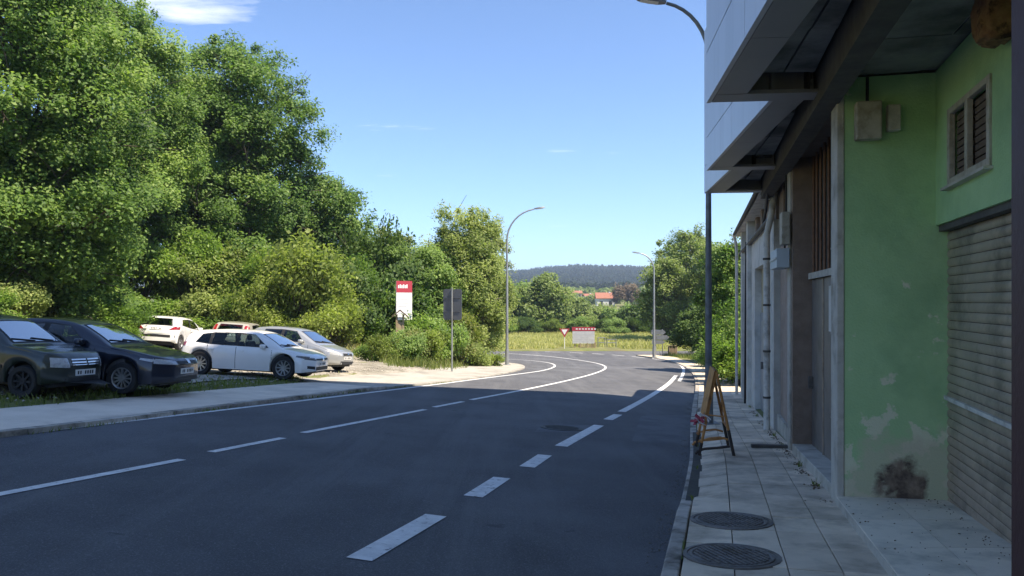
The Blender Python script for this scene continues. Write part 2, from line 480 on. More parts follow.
# pavement along the building: bed, kerb stones and slabs
def drop(y): return float(smooth01((y - 8.2) / .45) * (1 - smooth01((y - 15.5) / 1.2)))
pave_bed_v, pave_bed_f = ribbon(kerb_R, 0, kerb_R.len, .05, 1.62, lambda x, y: base(y) - .062, step=.5)
pavement = link('pavement', mesh_np('pavement', pave_bed_v, pave_bed_f), mat('joint_dirt', (.05, .047, .04), (.09, .085, .07), .95, scale=8), None)
tag(pavement, kind='structure')
rng = random.Random(5)
def hexa(corn, z0f, z1f, gap=0.0):
    """a slab over four plan corners"""
    c = Vector((sum(p[0] for p in corn) / 4, sum(p[1] for p in corn) / 4))
    q = []
    for p in corn:
        v = Vector(p[:2]) - c; L = v.length; q.append(c + v * ((L - gap) / L))
    lo = [z0f(*p) for p in q]; hi = [z1f(*p) for p in q]
    return MB().prism([(p.x, p.y) for p in q], lo, hi)
a = 0.6; YS = kerb_R.s_at_y
while a < kerb_R.len - .1:
    w = .98
    y = kerb_R.at(a + .5)[1]
    if y > 34: w = 2.4
    corn = [kerb_R.at(a, -.0), kerb_R.at(a, .125), kerb_R.at(min(a + w, kerb_R.len), .125), kerb_R.at(min(a + w, kerb_R.len), 0)]
    jit = rng.uniform(-.006, .006)
    mb = hexa(corn, lambda x, y: float(base(y)) - .3, lambda x, y: float(base(y)) + .004 + jit - .072 * drop(y), .005)
    mb.build('kerb_stone', m_kerb, pavement, bevel=.014 if y < 20 else 0)
    a += w
colo = [.135, .51, .885, 1.26, 1.615]
a = YS(3.0); row = 0
a_end = YS(29.0)
while a < a_end:
    w = .60
    for k in range(4):
        o0, o1 = colo[k] + .002, colo[k + 1] - .002
        corn = [kerb_R.at(a, o0), kerb_R.at(a, o1), kerb_R.at(a + w, o1), kerb_R.at(a + w, o0)]
        jit = rng.uniform(-.004, .004); tl = rng.uniform(-.006, .006)
        f = {0: (1, .0), 1: (0, 0)}.get(k, (0, 0))
        def top(x, y, k=k, jit=jit, tl=tl, corn=corn):
            z = float(base(y)) + jit + tl * (y - corn[0][1])
            if k == 0:
                d0 = (Vector((x, y)) - Vector(corn[0][:2])).length; d1 = (Vector((x, y)) - Vector(corn[1][:2])).length
                d2 = (Vector((x, y)) - Vector(corn[3][:2])).length
                if min(d0, d2) < .2: z -= .07 * drop(y)
            return z
        hexa(corn, lambda x, y: float(base(y)) - .16, top, .0045).build('paving_slab', m_conc, pavement, bevel=.004 if a < YS(14) else 0)
    a += w
# beyond the building the pavement goes on as plain concrete
v, f = ribbon(kerb_R, a + .01, kerb_R.len, .13, 1.75, lambda x, y: base(y), step=.5)
link('plain_pavement', mesh_np('plain_pavement', v, f), m_conc, pavement)
# the two covers in the slabs
zb = lambda x, y: base(y)
for (px, py, r) in ((731, 521, .375), (731.5, 556.5, .37)):
    c = cast(px, py, 0, lambda x, y: base(y))
    manhole(Vector((c.x, c.y, c.z + .0015)), r, pavement, 'manhole_cover', slope_m(c.x, c.y, zb))

# pavement on the far side
left_pav = None
s_drop = kerb_L.s_at_y(cast(376, 386, .1).y)
zl = lambda x, y: road_z(x, y) + .07
v, f = ribbon(kerb_L, 0, s_drop, -.14, -2.05, zl, step=.5, no=4)
left_pav = link('far_side_pavement', mesh_np('far_side_pavement', v, f), m_lpave); tag(left_pav, kind='structure')
tipS = kerb_L.len
def zl2(x, y): return road_z(x, y) + .05
v, f = ribbon(kerb_L, s_drop, tipS, -.14, -3.3, zl2, step=.4, no=5)
ap = link('entrance_apron', mesh_np('entrance_apron', v, f), m_conc2); tag(ap, kind='structure')
a = 0.
while a < kerb_L.len - .2:
    w = 1.0
    y = kerb_L.at(a + .5)[1]
    low = a >= s_drop - .3
    b_ = min(a + w, kerb_L.len)
    corn = [kerb_L.at(a, -.14), kerb_L.at(a, 0), kerb_L.at(b_, 0), kerb_L.at(b_, -.14)]
    j = rng.uniform(-.006, .008); h = .052 if low else .073
    hexa(corn, lambda x, y: float(road_z(x, y)) - .2, lambda x, y: float(road_z(x, y)) + h + j, .005).build('kerb_stone', m_conc2 if low else m_kerb, ap if low else left_pav)
    a += w
# gravel parking lot
lot_pts = []
lv = []; lf = []
ys = np.arange(4, 46, .5)
for y in ys:
    xr_ = float(np.interp(y, kerb_L.p[:, 1], kerb_L.p[:, 0])) - 2.0
    xr_ += -1.25 * float(1 - smooth01((y - 20.5) / 3)) - .1
    if y > 34: xr_ = min(xr_, -4.4 - (y - 34) * .42)
    xl_ = -15.0 - .26 * min(max(y - 20, 0), 16)
    for k in range(14):
        x = xl_ + (xr_ - xl_) * k / 13
        lv.append((x, y, float(terrain(np.array(x), np.array(y))) * 1.0 + .035))
for i in range(len(ys) - 1):
    for k in range(13):
        q = i * 14 + k; lf.append((q, q + 1, q + 15, q + 14))
lot = link('parking_lot', mesh_np('parking_lot', lv, lf), m_gravel); tag(lot, kind='structure')
lot.data.polygons.foreach_set('use_smooth', [True] * len(lf))
# ================================================================== the building on the right
C0 = Vector((3.33, 8.0)); bdir = Vector((.24, 1)).normalized(); nst = Vector((-bdir.y, bdir.x))   # nst: towards the street
RZ = float(base(8.0))
bld = empty('apartment_building', (C0.x, C0.y, RZ), math.atan2(bdir.y, bdir.x))
tag(bld, 'apartment building with green ground floor, roller shutter and grey clad bays jutting over the pavement', 'building')
def w2l(x, y):
    v = Vector((x, y)) - C0; return (v.dot(bdir), v.dot(nst))
def Z(z): return z - RZ
def gz(s):                                   # pavement level beside the wall, local
    p = C0 + bdir * s; return Z(float(base(p.y)))
def bx(name, m, s0, s1, t0, t1, z0, z1, parent=None, bevel=0):
    """z in world metres"""
    return MB().box(s0, s1, t0, t1, Z(z0), Z(z1)).build(name, m, parent or bld, bevel=bevel)

# --- green paint: peeling low down, with one dark patch where the render is gone
def green_mat():
    m = mat('green_render', (.37, .60, .29), (.44, .67, .34), .85, scale=2.3, detail=9, bump=.35, bscale=45, stain=(.28, .48, .235), sscale=1.1, slo=.48, shi=.7)
    n, l = m.node_tree.nodes, m.node_tree.links
    b = n['Principled BSDF']; src = b.inputs['Base Color'].links[0].from_socket
    gm = n.new('ShaderNodeNewGeometry')
    sp = n.new('ShaderNodeSeparateXYZ'); l.new(gm.outputs['Position'], sp.inputs[0])
    def math_(op, a, b_):
        q = n.new('ShaderNodeMath'); q.operation = op
        for i, v in enumerate((a, b_)):
            if isinstance(v, (int, float)): q.inputs[i].default_value = v
            elif v is not None: l.new(v, q.inputs[i])
        return q.outputs[0]
    def noise(sc_, det=8, ro=.62):
        t = n.new('ShaderNodeTexNoise'); t.inputs['Scale'].default_value = sc_; t.inputs['Detail'].default_value = det; t.inputs['Roughness'].default_value = ro
        l.new(gm.outputs['Position'], t.inputs['Vector']); return t.outputs['Fac']
    def ramp(v, lo, hi):
        r = n.new('ShaderNodeMapRange'); r.inputs[1].default_value = lo; r.inputs[2].default_value = hi; l.new(v, r.inputs[0]); return r.outputs[0]
    # flaked paint: shows plaster, likelier low down
    height = ramp(sp.outputs['Z'], 1.9, -.5)                # 0 high, 1 at the foot
    fl = math_('ADD', noise(3.4), math_('MULTIPLY', height, .17))
    flake = math_('MULTIPLY', ramp(fl, .665, .70), .8)
    m1 = n.new('ShaderNodeMixRGB'); m1.inputs[2].default_value = (.78, .74, .56, 1); l.new(flake, m1.inputs[0]); l.new(src, m1.inputs[1])
    # the bare patch at the foot of the wall: distance from its middle, ragged by noise
    dist = n.new('ShaderNodeVectorMath'); dist.operation = 'DISTANCE'
    pc = C0 + nst * -.66
    dist.inputs[1].default_value = (pc.x, pc.y, -.26)
    l.new(gm.outputs['Position'], dist.inputs[0])
    dn = math_('ADD', dist.outputs['Value'], math_('MULTIPLY', noise(4.2), .55))
    patch = ramp(dn, .55, .45)
    m2 = n.new('ShaderNodeMixRGB'); pcol = n.new('ShaderNodeValToRGB'); pcol.color_ramp.elements[0].position = .38; pcol.color_ramp.elements[1].position = .64
    pcol.color_ramp.elements[0].color = (.10, .068, .05, 1); pcol.color_ramp.elements[1].color = (.30, .22, .16, 1); l.new(noise(9.0), pcol.inputs[0]); l.new(pcol.outputs[0], m2.inputs[2]); l.new(patch, m2.inputs[0]); l.new(m1.outputs[0], m2.inputs[1])
    dn2 = math_('ADD', dist.outputs['Value'], math_('MULTIPLY', noise(3.1), .7))
    halo = math_('MULTIPLY', ramp(dn2, .97, .82), .75)
    m3 = n.new('ShaderNodeMixRGB'); m3.inputs[2].default_value = (.62, .56, .40, 1); l.new(halo, m3.inputs[0]); l.new(m1.outputs[0], m3.inputs[1]); l.new(m3.outputs[0], m2.inputs[1])
    l.new(m2.outputs[0], b.inputs['Base Color'])
    return m
M_green = green_mat()
M_plast = mat('white_render', (.60, .58, .53), (.70, .68, .63), .9, scale=3, detail=9, bump=.3, bscale=50, stain=(.42, .40, .35), sscale=1.6, slo=.5, shi=.72)
M_pil = mat('concrete_pilaster', (.46, .43, .37), (.58, .55, .48), .9, scale=4, detail=9, bump=.35, bscale=55, stain=(.28, .25, .20), sscale=2.5, slo=.5, shi=.72)
M_brown = mat('brown_stone', (.22, .155, .115), (.30, .22, .17), .85, scale=5, detail=8, bump=.4, bscale=40)
M_pink = mat('pinkish_tile', (.36, .27, .22), (.44, .34, .29), .8, scale=7, bump=.3, bscale=60, stain=(.28, .21, .17), sscale=2)
M_door = mat('grey_metal_door', (.19, .17, .155), (.235, .21, .195), .55, scale=2, bump=.1, bscale=30, metal=.2, stain=(.09, .085, .08), sscale=2.5, slo=.5, shi=.75)
M_bdoor = mat('blue_grey_door', (.24, .27, .31), (.29, .32, .36), .5, scale=2, metal=.2)
M_bar = mat('rusty_bar', (.20, .10, .06), (.28, .15, .09), .8, scale=9)
M_shut = mat('roller_shutter_steel', (.48, .385, .31), (.60, .485, .39), .5, scale=3, detail=8, metal=.55, stain=(.26, .215, .175), sscale=2.0, slo=.46, shi=.7, rr=(.4, .62))
M_ceil = mat('ceiling_concrete', (.30, .29, .27), (.42, .40, .37), .92, scale=2.5, detail=9, bump=.4, bscale=25, stain=(.12, .115, .105), sscale=1.0, slo=.44, shi=.66)
M_clad = mat('grey_cladding', (.52, .53, .57), (.58, .59, .63), .36, scale=.6, metal=.25, stain=(.44, .45, .48), sscale=2.2, slo=.5, shi=.8, stretch=(1, 1, .12))
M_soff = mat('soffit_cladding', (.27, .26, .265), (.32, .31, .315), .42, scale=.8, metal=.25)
M_beam = mat('dark_beam', (.075, .07, .066), (.12, .112, .10), .9, scale=6, bump=.3)
M_frame = mat('cream_frame', (.42, .38, .30), (.52, .48, .40), .7, scale=9, stain=(.25, .21, .15), sscale=5)
M_wood = mat('dark_slat', (.11, .078, .058), (.16, .115, .085), .8, scale=14)
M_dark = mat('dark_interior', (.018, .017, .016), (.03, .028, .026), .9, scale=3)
M_pipe = mat('pale_pipe', (.60, .585, .54), (.70, .68, .63), .6, scale=5, stain=(.3, .28, .24), sscale=4)
M_tile = mat('step_tile', (.80, .72, .60), (.90, .82, .70), .5, scale=2.2, detail=8, bump=.1, bscale=60, stain=(.48, .44, .37), sscale=2.2, slo=.46, shi=.68, objrand=.12)
M_maroon = mat('maroon_paint', (.05, .014, .016), (.07, .022, .024), .6, scale=5, bump=.2)
M_cable = mat('black_cable', (.015, .015, .016), None, .6)
M_glass = mat('window_glass', (.02, .024, .028), None, .08, spec=.7)

# --- mass behind the ground floor and unseen storeys above, shaped for the road shadow
ZC = 3.92                                     # ceiling over the pavement
def poly_part(name, m, pts, z0, z1, parent=None):
    q = [w2l(*p) for p in pts]
    A = sum(q[i][0] * q[(i + 1) % len(q)][1] - q[(i + 1) % len(q)][0] * q[i][1] for i in range(len(q)))
    if A < 0: q = q[::-1]
    return MB().prism(q, Z(z0), Z(z1)).build(name, m, parent or bld)
bx('rear_wall', M_plast, -9, .0, -11, -1.45, -3, ZC - .02)
bx('rear_wall', M_plast, .27, 19.6, -11, -.62, -4, ZC - .02)
def fpt(y): return Vector((C0.x + .24 * (y - 8.0), y)) - nst * .004
ue = Vector((.97, .245)).normalized()  # slant of the unseen end wall, picked to lay the road shadow's edge
tall = [fpt(-6.0), fpt(13.45), fpt(13.45) + ue * 13, fpt(-6.0) - nst * 11]
up = poly_part('unseen_upper_storeys', M_plast, tall, ZC, 24.8)  # out-of-view block, height picked for its shadow
poly_part('roof', M_beam, [tall[0] + nst * .3, tall[1] + nst * .3, tall[2] + nst * .3, tall[3]], 24.804, 25.1)  # unseen lid of the shadow-casting block
bx('middle_storeys', M_plast, 5.66, 7.72, -10, -.004, ZC, 6.9)
bx('middle_roof', M_beam, 5.66, 7.8, -10.2, .2, 6.904, 7.1)
bx('unseen_low_roof', M_plast, 7.8, 19.7, -11, -1.1, ZC + .005, ZC + 1.35)  # hidden block, set back and raised to lengthen the shadow on the lane
bx('low_eaves', M_beam, 7.8, 19.7, -1.09, .12, ZC + .005, ZC + .08)
# --- sawtooth bays: far corner (x, y) and near end, faces turned a little towards the road
ZB = 3.73
e = Vector((.1, 1)).normalized(); en = Vector((-e.y, e.x))
bays = [(Vector((2.10, 8.43)), 8.4, 24.7), (Vector((3.19, 12.8)), 4.62, 24.7), (Vector((3.82, 15.5)), 2.95, 6.95)]
rowz = [ZB, 4.27, 5.42, 6.57, 7.72, 8.87, 10.02, 11.17, 12.32, 13.47, 14.55]
for bi, (F, ln, ztop_) in enumerate(bays):
    N = F - e * ln
    # inner edge meets the front wall line t = -.004
    def wallpt(P):                              # along -en from P to the wall plane
        k = 0.
        s, t = w2l(P.x, P.y); dn_ = -en; dt = dn_.dot(nst)
        return P + dn_ * ((-.003 - t) / dt)
    inF, inN = wallpt(F), wallpt(N)
    o_ = .03
    core = poly_part('bay', M_beam, [N + en * -o_, F + en * -o_ - e * o_, inF - e * o_, inN], ZC + .12, ztop_ - .05)
    # front cladding panels
    npan = max(2, round(ln / 1.9)); pw = ln / npan
    for r_ in range(len(rowz) - 1):
        if r_ > 4 or rowz[r_ + 1] > ztop_: break
        for k in range(npan):
            a0 = F - e * (k * pw + .006); a1 = F - e * ((k + 1) * pw - .006)
            p0, p1 = w2l(*a1), w2l(*a0)
            MB().obox(p0, p1, -.045, .0, Z(rowz[r_] + .006), Z(rowz[r_ + 1] - .006)).build('cladding_panel', M_clad, core)
    k0 = 5 if ztop_ > 10 else 2
    p0, p1 = w2l(*N), w2l(*F)
    MB().obox(p0, p1, -.045, -.002, Z(rowz[k0]), Z(ztop_)).build('upper_cladding', M_clad, core)
    # end return (faces away from the camera)
    p0, p1 = w2l(*(F - en * .05)), w2l(*(inF))
    MB().obox(p0, p1, -.04, -.0, Z(ZB + .02), Z(ztop_)).build('end_cladding', M_clad, core)
    # soffit: clad strip along the outer edge and the far end, concrete behind
    wS = .36
    for k in range(npan):
        a0 = F - e * (k * pw + (.37 if k == 0 else .006)); a1 = F - e * ((k + 1) * pw - .006)
        q = [a1 - en * .05, a0 - en * .05, a0 - en * wS, a1 - en * wS]
        poly_part('soffit_panel', M_soff, q, ZB + .004, ZB + .04, core)
    q = [F - e * .36 - en * .05, F - e * .05 - en * .05, inF - e * .05, inF - e * .36]
    poly_part('soffit_panel', M_soff, q, ZB + .002, ZB + .04, core)
    # inner upstand of the strip, and ceiling boards
    a0 = F - e * .37 - en * (wS + .0); a1 = N - en * wS
    poly_part('upstand', M_beam, [a1, a0, a0 - en * .03, a1 - en * .03], ZB + .041, ZC + .115, core)
    nb = max(2, int(ln / 1.25))
    for k in range(nb):
        A0 = F - e * (.40 + k * (ln - .4) / nb + .012); A1 = F - e * (.40 + (k + 1) * (ln - .4) / nb - .012)
        I0, I1 = wallpt(A0), wallpt(A1)
        for (f0, f1) in ((0, .5), (.5, 1)):
            def mix(P, Q, f): return P * (1 - f) + Q * f
            S0, S1 = A0 - en * (wS + .035), A1 - en * (wS + .035)
            E0, E1 = I0 + nst * .22, I1 + nst * .22
            q = [mix(S1, E1, f0) - en * .01, mix(S0, E0, f0) - en * .01, mix(S0, E0, f1) + en * .01, mix(S1, E1, f1) + en * .01]
            poly_part('ceiling_board', M_ceil, q, ZC + random.Random(k * 7 + bi).uniform(-.012, .02), ZC + .1, core)
# long beam and pipes between bay and ground floor ceiling
bx('edge_beam', M_beam, -9, 7.6, -.02, .19, 3.62, ZC + .1)
# ceiling over the shutter recess: boards
for k in range(7):
    for j in range(2):
        bx('ceiling_board', M_ceil, -8 + k * 1.15 + .006, -8 + (k + 1) * 1.15 - .006, -1.5 + j * .74, -.77 + j * .74, ZC - random.Random(k * 3 + j).uniform(0, .02), ZC + .06)

# --- green return wall, concrete edge of the pilaster
bx('return_wall', M_green, -.0, .26, -1.6, -.075, -1.2, ZC - .04)
bx('pilaster', M_pil, -.012, .36, -.072, .0, -1.4, ZC - .03, bevel=.012)
for zj in (.35, 1.25, 2.15): bx('pilaster_band', M_pil, -.015, .362, -.06, .003, zj, zj + .02)
# electric boxes under the ceiling
b1 = bx('electric_box', M_frame, -.16, -.021, -.40, -.16, 3.22, 3.60, bevel=.015)
b2 = bx('electric_box', M_pil, -.12, -.021, -.58, -.46, 3.30, 3.56, bevel=.01)
MB().tube([(-.06, -.28, Z(3.6)), (-.06, -.28, Z(3.86))], .016).build('conduit', M_cable, b1, smooth=True)

# --- shutter wall (turned two degrees from the main front)
P1 = Vector((4.315, 8.10)); P2 = Vector((4.315 - .277 * 6.6, 1.5))
q1, q2 = w2l(*P1), w2l(*P2)
wd = (Vector(q2) - Vector(q1)).normalized(); wnm = Vector((wd.y, -wd.x))     # runs towards the camera; street is on its right
if wnm.y < 0: wnm = -wnm
def wp(y):                                    # local point of the wall line at world depth y
    f = (P1.y - y) / (P1.y - P2.y); return Vector(q1).lerp(Vector(q2), f)
def wbox(mb, ya, yb, t0, t1, z0, z1):
    A, B = wp(ya), wp(yb)
    mb.prism([A + wnm * t0, A + wnm * t1, B + wnm * t1, B + wnm * t0], Z(z0), Z(z1)); return mb
LZ = 2.35
mb = MB()
wy0, wy1, wz0, wz1 = 7.27, 6.15, 2.69, 3.36
wbox(mb, 8.1, 1.5, -.25, 0, LZ, wz0); wbox(mb, 8.1, 1.5, -.25, 0, wz1, ZC - .03)
wbox(mb, 8.1, wy0, -.25, 0, wz0 - .001, wz1 + .001); wbox(mb, wy1, 1.5, -.25, 0, wz0 - .001, wz1 + .001)
mb.build('upper_green_wall', M_green, bld)
wbox(MB(), 7.79, 1.5, -.35, -.03, LZ - .06, LZ + .02).build('shutter_guide', M_beam, bld)
# window with cream frame, two leaves with slats behind
win = MB()
fw = .045
wbox(win, wy0 + .03, wy1 - .03, -.03, .02, wz0 - .03, wz0 + fw); wbox(win, wy0 + .03, wy1 - .03, -.03, .02, wz1 - fw + .02, wz1 + .03)
wbox(win, wy0 + .03, wy0 - fw, -.031, .022, wz0 - .03, wz1 + .03); wbox(win, wy1 + fw, wy1 - .03, -.031, .022, wz0 - .03, wz1 + .03)
ymid = (wy0 + wy1) / 2 + .03
wbox(win, ymid + .04, ymid - .04, -.032, .018, wz0, wz1)
win = win.build('window', M_frame, bld, bevel=.006)
wbox(MB(), wy0 + .06, wy1 - .06, -.04, .07, wz0 - .055, wz0 - .03).build('window_sill', M_pil, win)
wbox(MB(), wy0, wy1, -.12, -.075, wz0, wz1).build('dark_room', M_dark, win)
for (ya, yb) in ((wy0 - .045, ymid + .04), (ymid - .04, wy1 + .045)):
    for k in range(9):
        z = wz0 + .07 + k * .063
        wbox(MB(), ya, yb, -.07, -.045, z, z + .05).build('slat', M_wood, win)
# roller shutter: a frame part and one object for each slat
SY0, SY1 = 7.93, 2.9
ztop = LZ - .06
shut = MB(); wbox(shut, SY0 + .02, SY1, -.16, -.13, -1.0, ztop); shut = shut.build('roller_shutter', M_dark, bld)
pitch = .088
A, B = wp(SY0), wp(SY1)
k = 0; z = ztop - .004
prof = [(-.120, 0), (-.111, -.010), (-.106, -.028), (-.104, -.046), (-.106, -.062), (-.112, -.078), (-.120, -.084)]
while z > -.5:
    vs = []
    for P in (A, B):
        for (t, dz) in prof: vs.append((P.x + wnm.x * t, P.y + wnm.y * t, Z(z + dz)))
    n_ = len(prof)
    fs = [(i, i + 1, n_ + i + 1, n_ + i) for i in range(n_ - 1)]
    MB().add(vs, fs).build('slat', M_shut, shut, smooth=2)
    z -= pitch; k += 1
wbox(MB(), SY0, SY1, -.128, -.075, .62, .66).build('pull_rail', M_pipe, shut, bevel=.005)
wbox(MB(), SY0 + .05, SY0 - .05, -.16, -.055, -1.0, ztop).build('guide_rail', M_beam, bld)

# --- tiled step in front of the shutter
zs_ = lambda y: float(base(y)) + .085
EO = lambda y: Vector((3.32 + .2667 * (y - 8.0), y))                      # outer edge on the pavement
def wall_x(y): return P1.x + .277 * (y - P1.y) + .12
step_o = MB()
ya, yb = 2.0, 7.98
pl = [EO(ya), Vector((wall_x(ya), ya)), Vector((wall_x(yb), yb)), EO(yb)]
ql = [w2l(*p) for p in pl]
step_o.prism(ql, [Z(float(base(p.y)) - .3) for p in pl], [Z(zs_(p.y) - .012) for p in pl])
step_o = step_o.build('shop_step', M_pil, bld)
yy = 2.0
while yy < 7.95:
    y2 = min(yy + .98, 7.975)
    for (f0, f1) in ((0., .5), (.5, 1.)):
        def pt(y, f):
            return EO(y).lerp(Vector((wall_x(y), y)), f)
        c = [pt(yy + .004, f0 + .004), pt(yy + .004, f1 - .004), pt(y2 - .004, f1 - .004), pt(y2 - .004, f0 + .004)]
        cl = [w2l(*p) for p in c]
        MB().prism(cl, [Z(zs_(p.y) - .05) for p in c], [Z(zs_(p.y)) for p in c]).build('step_tile', M_tile, step_o)
    yy += .98
# maroon pier close to the camera
p = w2l(1.985, 3.1)
q = [(1.985, 3.1), (2.75, 2.95), (2.65, 2.5), (1.86, 2.6)]
poly_part('maroon_pier', M_maroon, q, -.6, ZC - .05)

# --- second unit: metal doors under a barred fanlight
REC = -.30
def zg(s): return float(base((C0 + bdir * s).y))
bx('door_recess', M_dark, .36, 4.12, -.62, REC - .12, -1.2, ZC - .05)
MB().prism([(.362, REC - .1), (4.11, REC - .1), (4.11, -.02), (.362, -.02)], [Z(-1.4)] * 4, [Z(zg(.36) + .13), Z(zg(4.1) + .13), Z(zg(4.1) + .13), Z(zg(.36) + .13)]).build('door_sill', M_pil, bld, bevel=.01)
for (s0, s1) in ((.40, 1.6), (1.62, 2.86), (2.88, 4.08)):
    d = MB().box(s0, s1, REC - .05, REC, Z(-.62), Z(1.92)).build('door', M_door, bld, bevel=.006)
    MB().box(s0 + .02, s0 + .06, REC, REC + .018, Z(-.62), Z(1.92)).build('door_edge', M_shut, d)
    if s0 > 2: MB().box(s1 - .16, s1 - .1, REC, REC + .07, Z(.28), Z(.46)).build('handle', m_iron, d, bevel=.008)
    if 1.5 < s0 < 2:
        MB().box(s0 + .55, s0 + .83, REC + .001, REC + .006, Z(1.20), Z(1.80)).build('notice', M_plast, d)
bx('transom', M_pil, .38, 4.1, REC - .08, REC + .05, 1.93, 2.02)
s = .45
while s < 4.05:
    MB().tube([(s, REC - .02, Z(2.02)), (s, REC - .02, Z(3.80))], .02, 6).build('window_bar', M_bar, bld, smooth=True); s += .36
bx('fanlight_dark', M_dark, .38, 4.1, REC - .11, REC - .07, 2.02, 3.82)  # dark sheet standing for the darkness between the bars
bx('lintel', M_brown, .36, 4.12, REC - .1, -.03, 3.80, ZC - .04)
bx('door_jamb', M_brown, 4.12, 4.30, -.55, -.03, -1.5, ZC - .04)
# --- pilaster and its meter box
bx('pilaster', M_pil, 4.30, 4.62, -.6, .0, -1.6, ZC - .03, bevel=.012)
for zj in (-.1, .7, 1.5): bx('pilaster_band', M_pil, 4.297, 4.623, -.05, .003, zj, zj + .018)
mbx = bx('meter_box', M_frame, 4.14, 4.50, .006, .13, 2.48, 2.98, bevel=.012)
MB().tube([(4.47, .03, Z(2.98)), (4.47, .03, Z(3.6))], .014).build('conduit', M_cable, mbx, smooth=True)
MB().tube([(4.47, .05, Z(2.48)), (4.5, .06, Z(2.3)), (4.6, .03, Z(2.12))], .014).build('conduit', M_cable, mbx, smooth=True)
# --- third unit: pinkish wall, light blue sign box, intercom
bx('tiled_wall', M_pink, 4.62, 7.36, -.6, -.16, -1.7, 2.75)
bx('brown_column', M_brown, 4.63, 5.2, -.6, -.10, 2.752, ZC - .04)
bx('brown_column', M_brown, 6.5, 7.3, -.6, -.13, 2.752, ZC - .04)
bx('dark_opening', M_dark, 5.2, 6.5, -.6, -.45, 2.752, ZC - .04)
sg = bx('sign_box', mat('pale_blue_metal', (.42, .50, .55), (.50, .57, .61), .5, scale=4), 4.22, 5.3, .006, .20, 2.12, 2.42, bevel=.01)
bx('sign_rail', M_pipe, 4.22, 5.31, .201, .215, 2.25, 2.28, sg)
ic = bx('intercom', M_wood, 4.9, 5.5, -.158, -.10, 1.05, 1.42, bevel=.006)
bx('speaker_plate', M_pipe, 5.0, 5.4, -.099, -.092, 1.1, 1.37, ic)
bx('wall_base', M_pil, 4.625, 7.36, -.155, -.10, -1.7, zg(6) + .25)
MB().tube([(7.40, .09, Z(-1.35)), (7.40, .09, Z(2.9)), (7.40, .0, Z(3.3)), (7.4, -.05, Z(3.72))], .062, 12).build('downpipe', M_pipe, bld, smooth=True)
for z in (-.3, .6, 1.5, 2.4): MB().lathe([(.062, 0), (.074, 0), (.074, .04), (.062, .04)], 12, Matrix.Translation((7.40, .09, Z(z)))).build('pipe_clip', M_beam, bld)
# --- fourth unit: white front with a wide blue grey door
bx('white_front', M_plast, 7.48, 9.0, -.6, -.05, -1.8, 3.2); bx('white_front', M_plast, 9.0, 12.9, -.6, -.05, 2.44, 3.2); bx('white_front', M_plast, 12.9, 14.2, -.6, -.05, -2, 3.2)
bx('cream_panel', mat('cream_panel', (.40, .34, .22), (.47, .41, .28), .7, scale=3), 9.0, 12.9, -.4, -.22, 1.30, 2.44)
for k in range(3):
    d = bx('door', M_bdoor, 9.01 + k * 1.3, 10.29 + k * 1.3, -.36, -.20, -1.7, 1.296, bevel=.006)
    bx('door_panel', M_bdoor, 9.16 + k * 1.3, 10.14 + k * 1.3, -.201, -.185, -.9, 1.1, d)
    bx('handle', m_iron, 9.2 + k * 1.3, 9.24 + k * 1.3, -.186, -.12, -.1, .08, d)
for s0 in (7.6, 9.4, 11.2, 13.0): bx('terrace_column', M_brown, s0, s0 + .42, -.5, -.1, 3.2, ZC - .04)
bx('terrace_back', M_plast, 7.5, 14.2, -.61, -.55, 3.2, ZC - .05)
MB().tube([(7.5, .02, Z(3.22)), (14.2, .02, Z(3.2)), (19.2, .02, Z(3.2))], .05, 8).build('wall_pipe', M_cable, bld, smooth=True)
MB().tube([(9.0, .03, Z(3.3)), (8.0, .06, Z(3.42)), (7.2, .10, Z(3.62)), (6.6, .15, Z(3.66))], .03, 8).build('wall_cable', M_cable, bld, smooth=True)
# --- last units
bx('pilaster', M_plast, 14.2, 14.7, -.6, .06, -2, ZC - .04, bevel=.01)
bx('brown_front', M_brown, 14.7, 17.6, -.6, -.08, -2, 2.5); bx('white_front', M_plast, 14.7, 19.3, -.6, -.06, 2.5, 3.3)
bx('door', M_wood, 15.2, 16.5, -.079, -.04, -1.8, .7, bevel=.006)
bx('pilaster', M_plast, 17.6, 18.0, -.6, .05, -2, ZC - .04, bevel=.01)
bx('pink_front', M_pink, 18.0, 19.3, -.6, -.05, -2, 2.5)
bx('terrace_column', M_brown, 15.6, 16.1, -.5, -.1, 3.3, ZC - .04); bx('terrace_column', M_brown, 18.6, 19.1, -.5, -.1, 3.3, ZC - .04)
bx('canopy', M_pipe, 7.85, 19.5, -.3, .16, ZC - .10, ZC)
MB().tube([(18.9, .22, Z(3.86)), (19.2, .22, Z(3.84)), (19.3, .20, Z(3.80)), (19.32, .15, Z(3.6)), (19.32, .12, Z(3.3)), (19.32, .12, Z(-1.9))], .05, 10).build('downpipe', M_pipe, bld, smooth=True)
MB().tube([(7.85, .21, Z(3.88)), (18.9, .22, Z(3.86))], .05, 8).build('gutter', M_cable, bld, smooth=True)
MB().tube([(14.9, .05, Z(3.3)), (14.9, .09, Z(-1.6))], .03, 8).build('downpipe', M_cable, bld, smooth=True)
# loose things at the foot of the wall
lg = MB(); lg.box(-.34, .34, -.05, .05, 0, .05)
p = C0 + bdir * 4.55 + nst * .22
lb = lg.build('loose_plank', M_beam); lb.location = (p.x, p.y, float(base(p.y)) + .002); lb.rotation_euler = (0, 0, R(-8))
tag(lb, 'dark loose plank lying on the pavement at the foot of the second pilaster', 'plank')
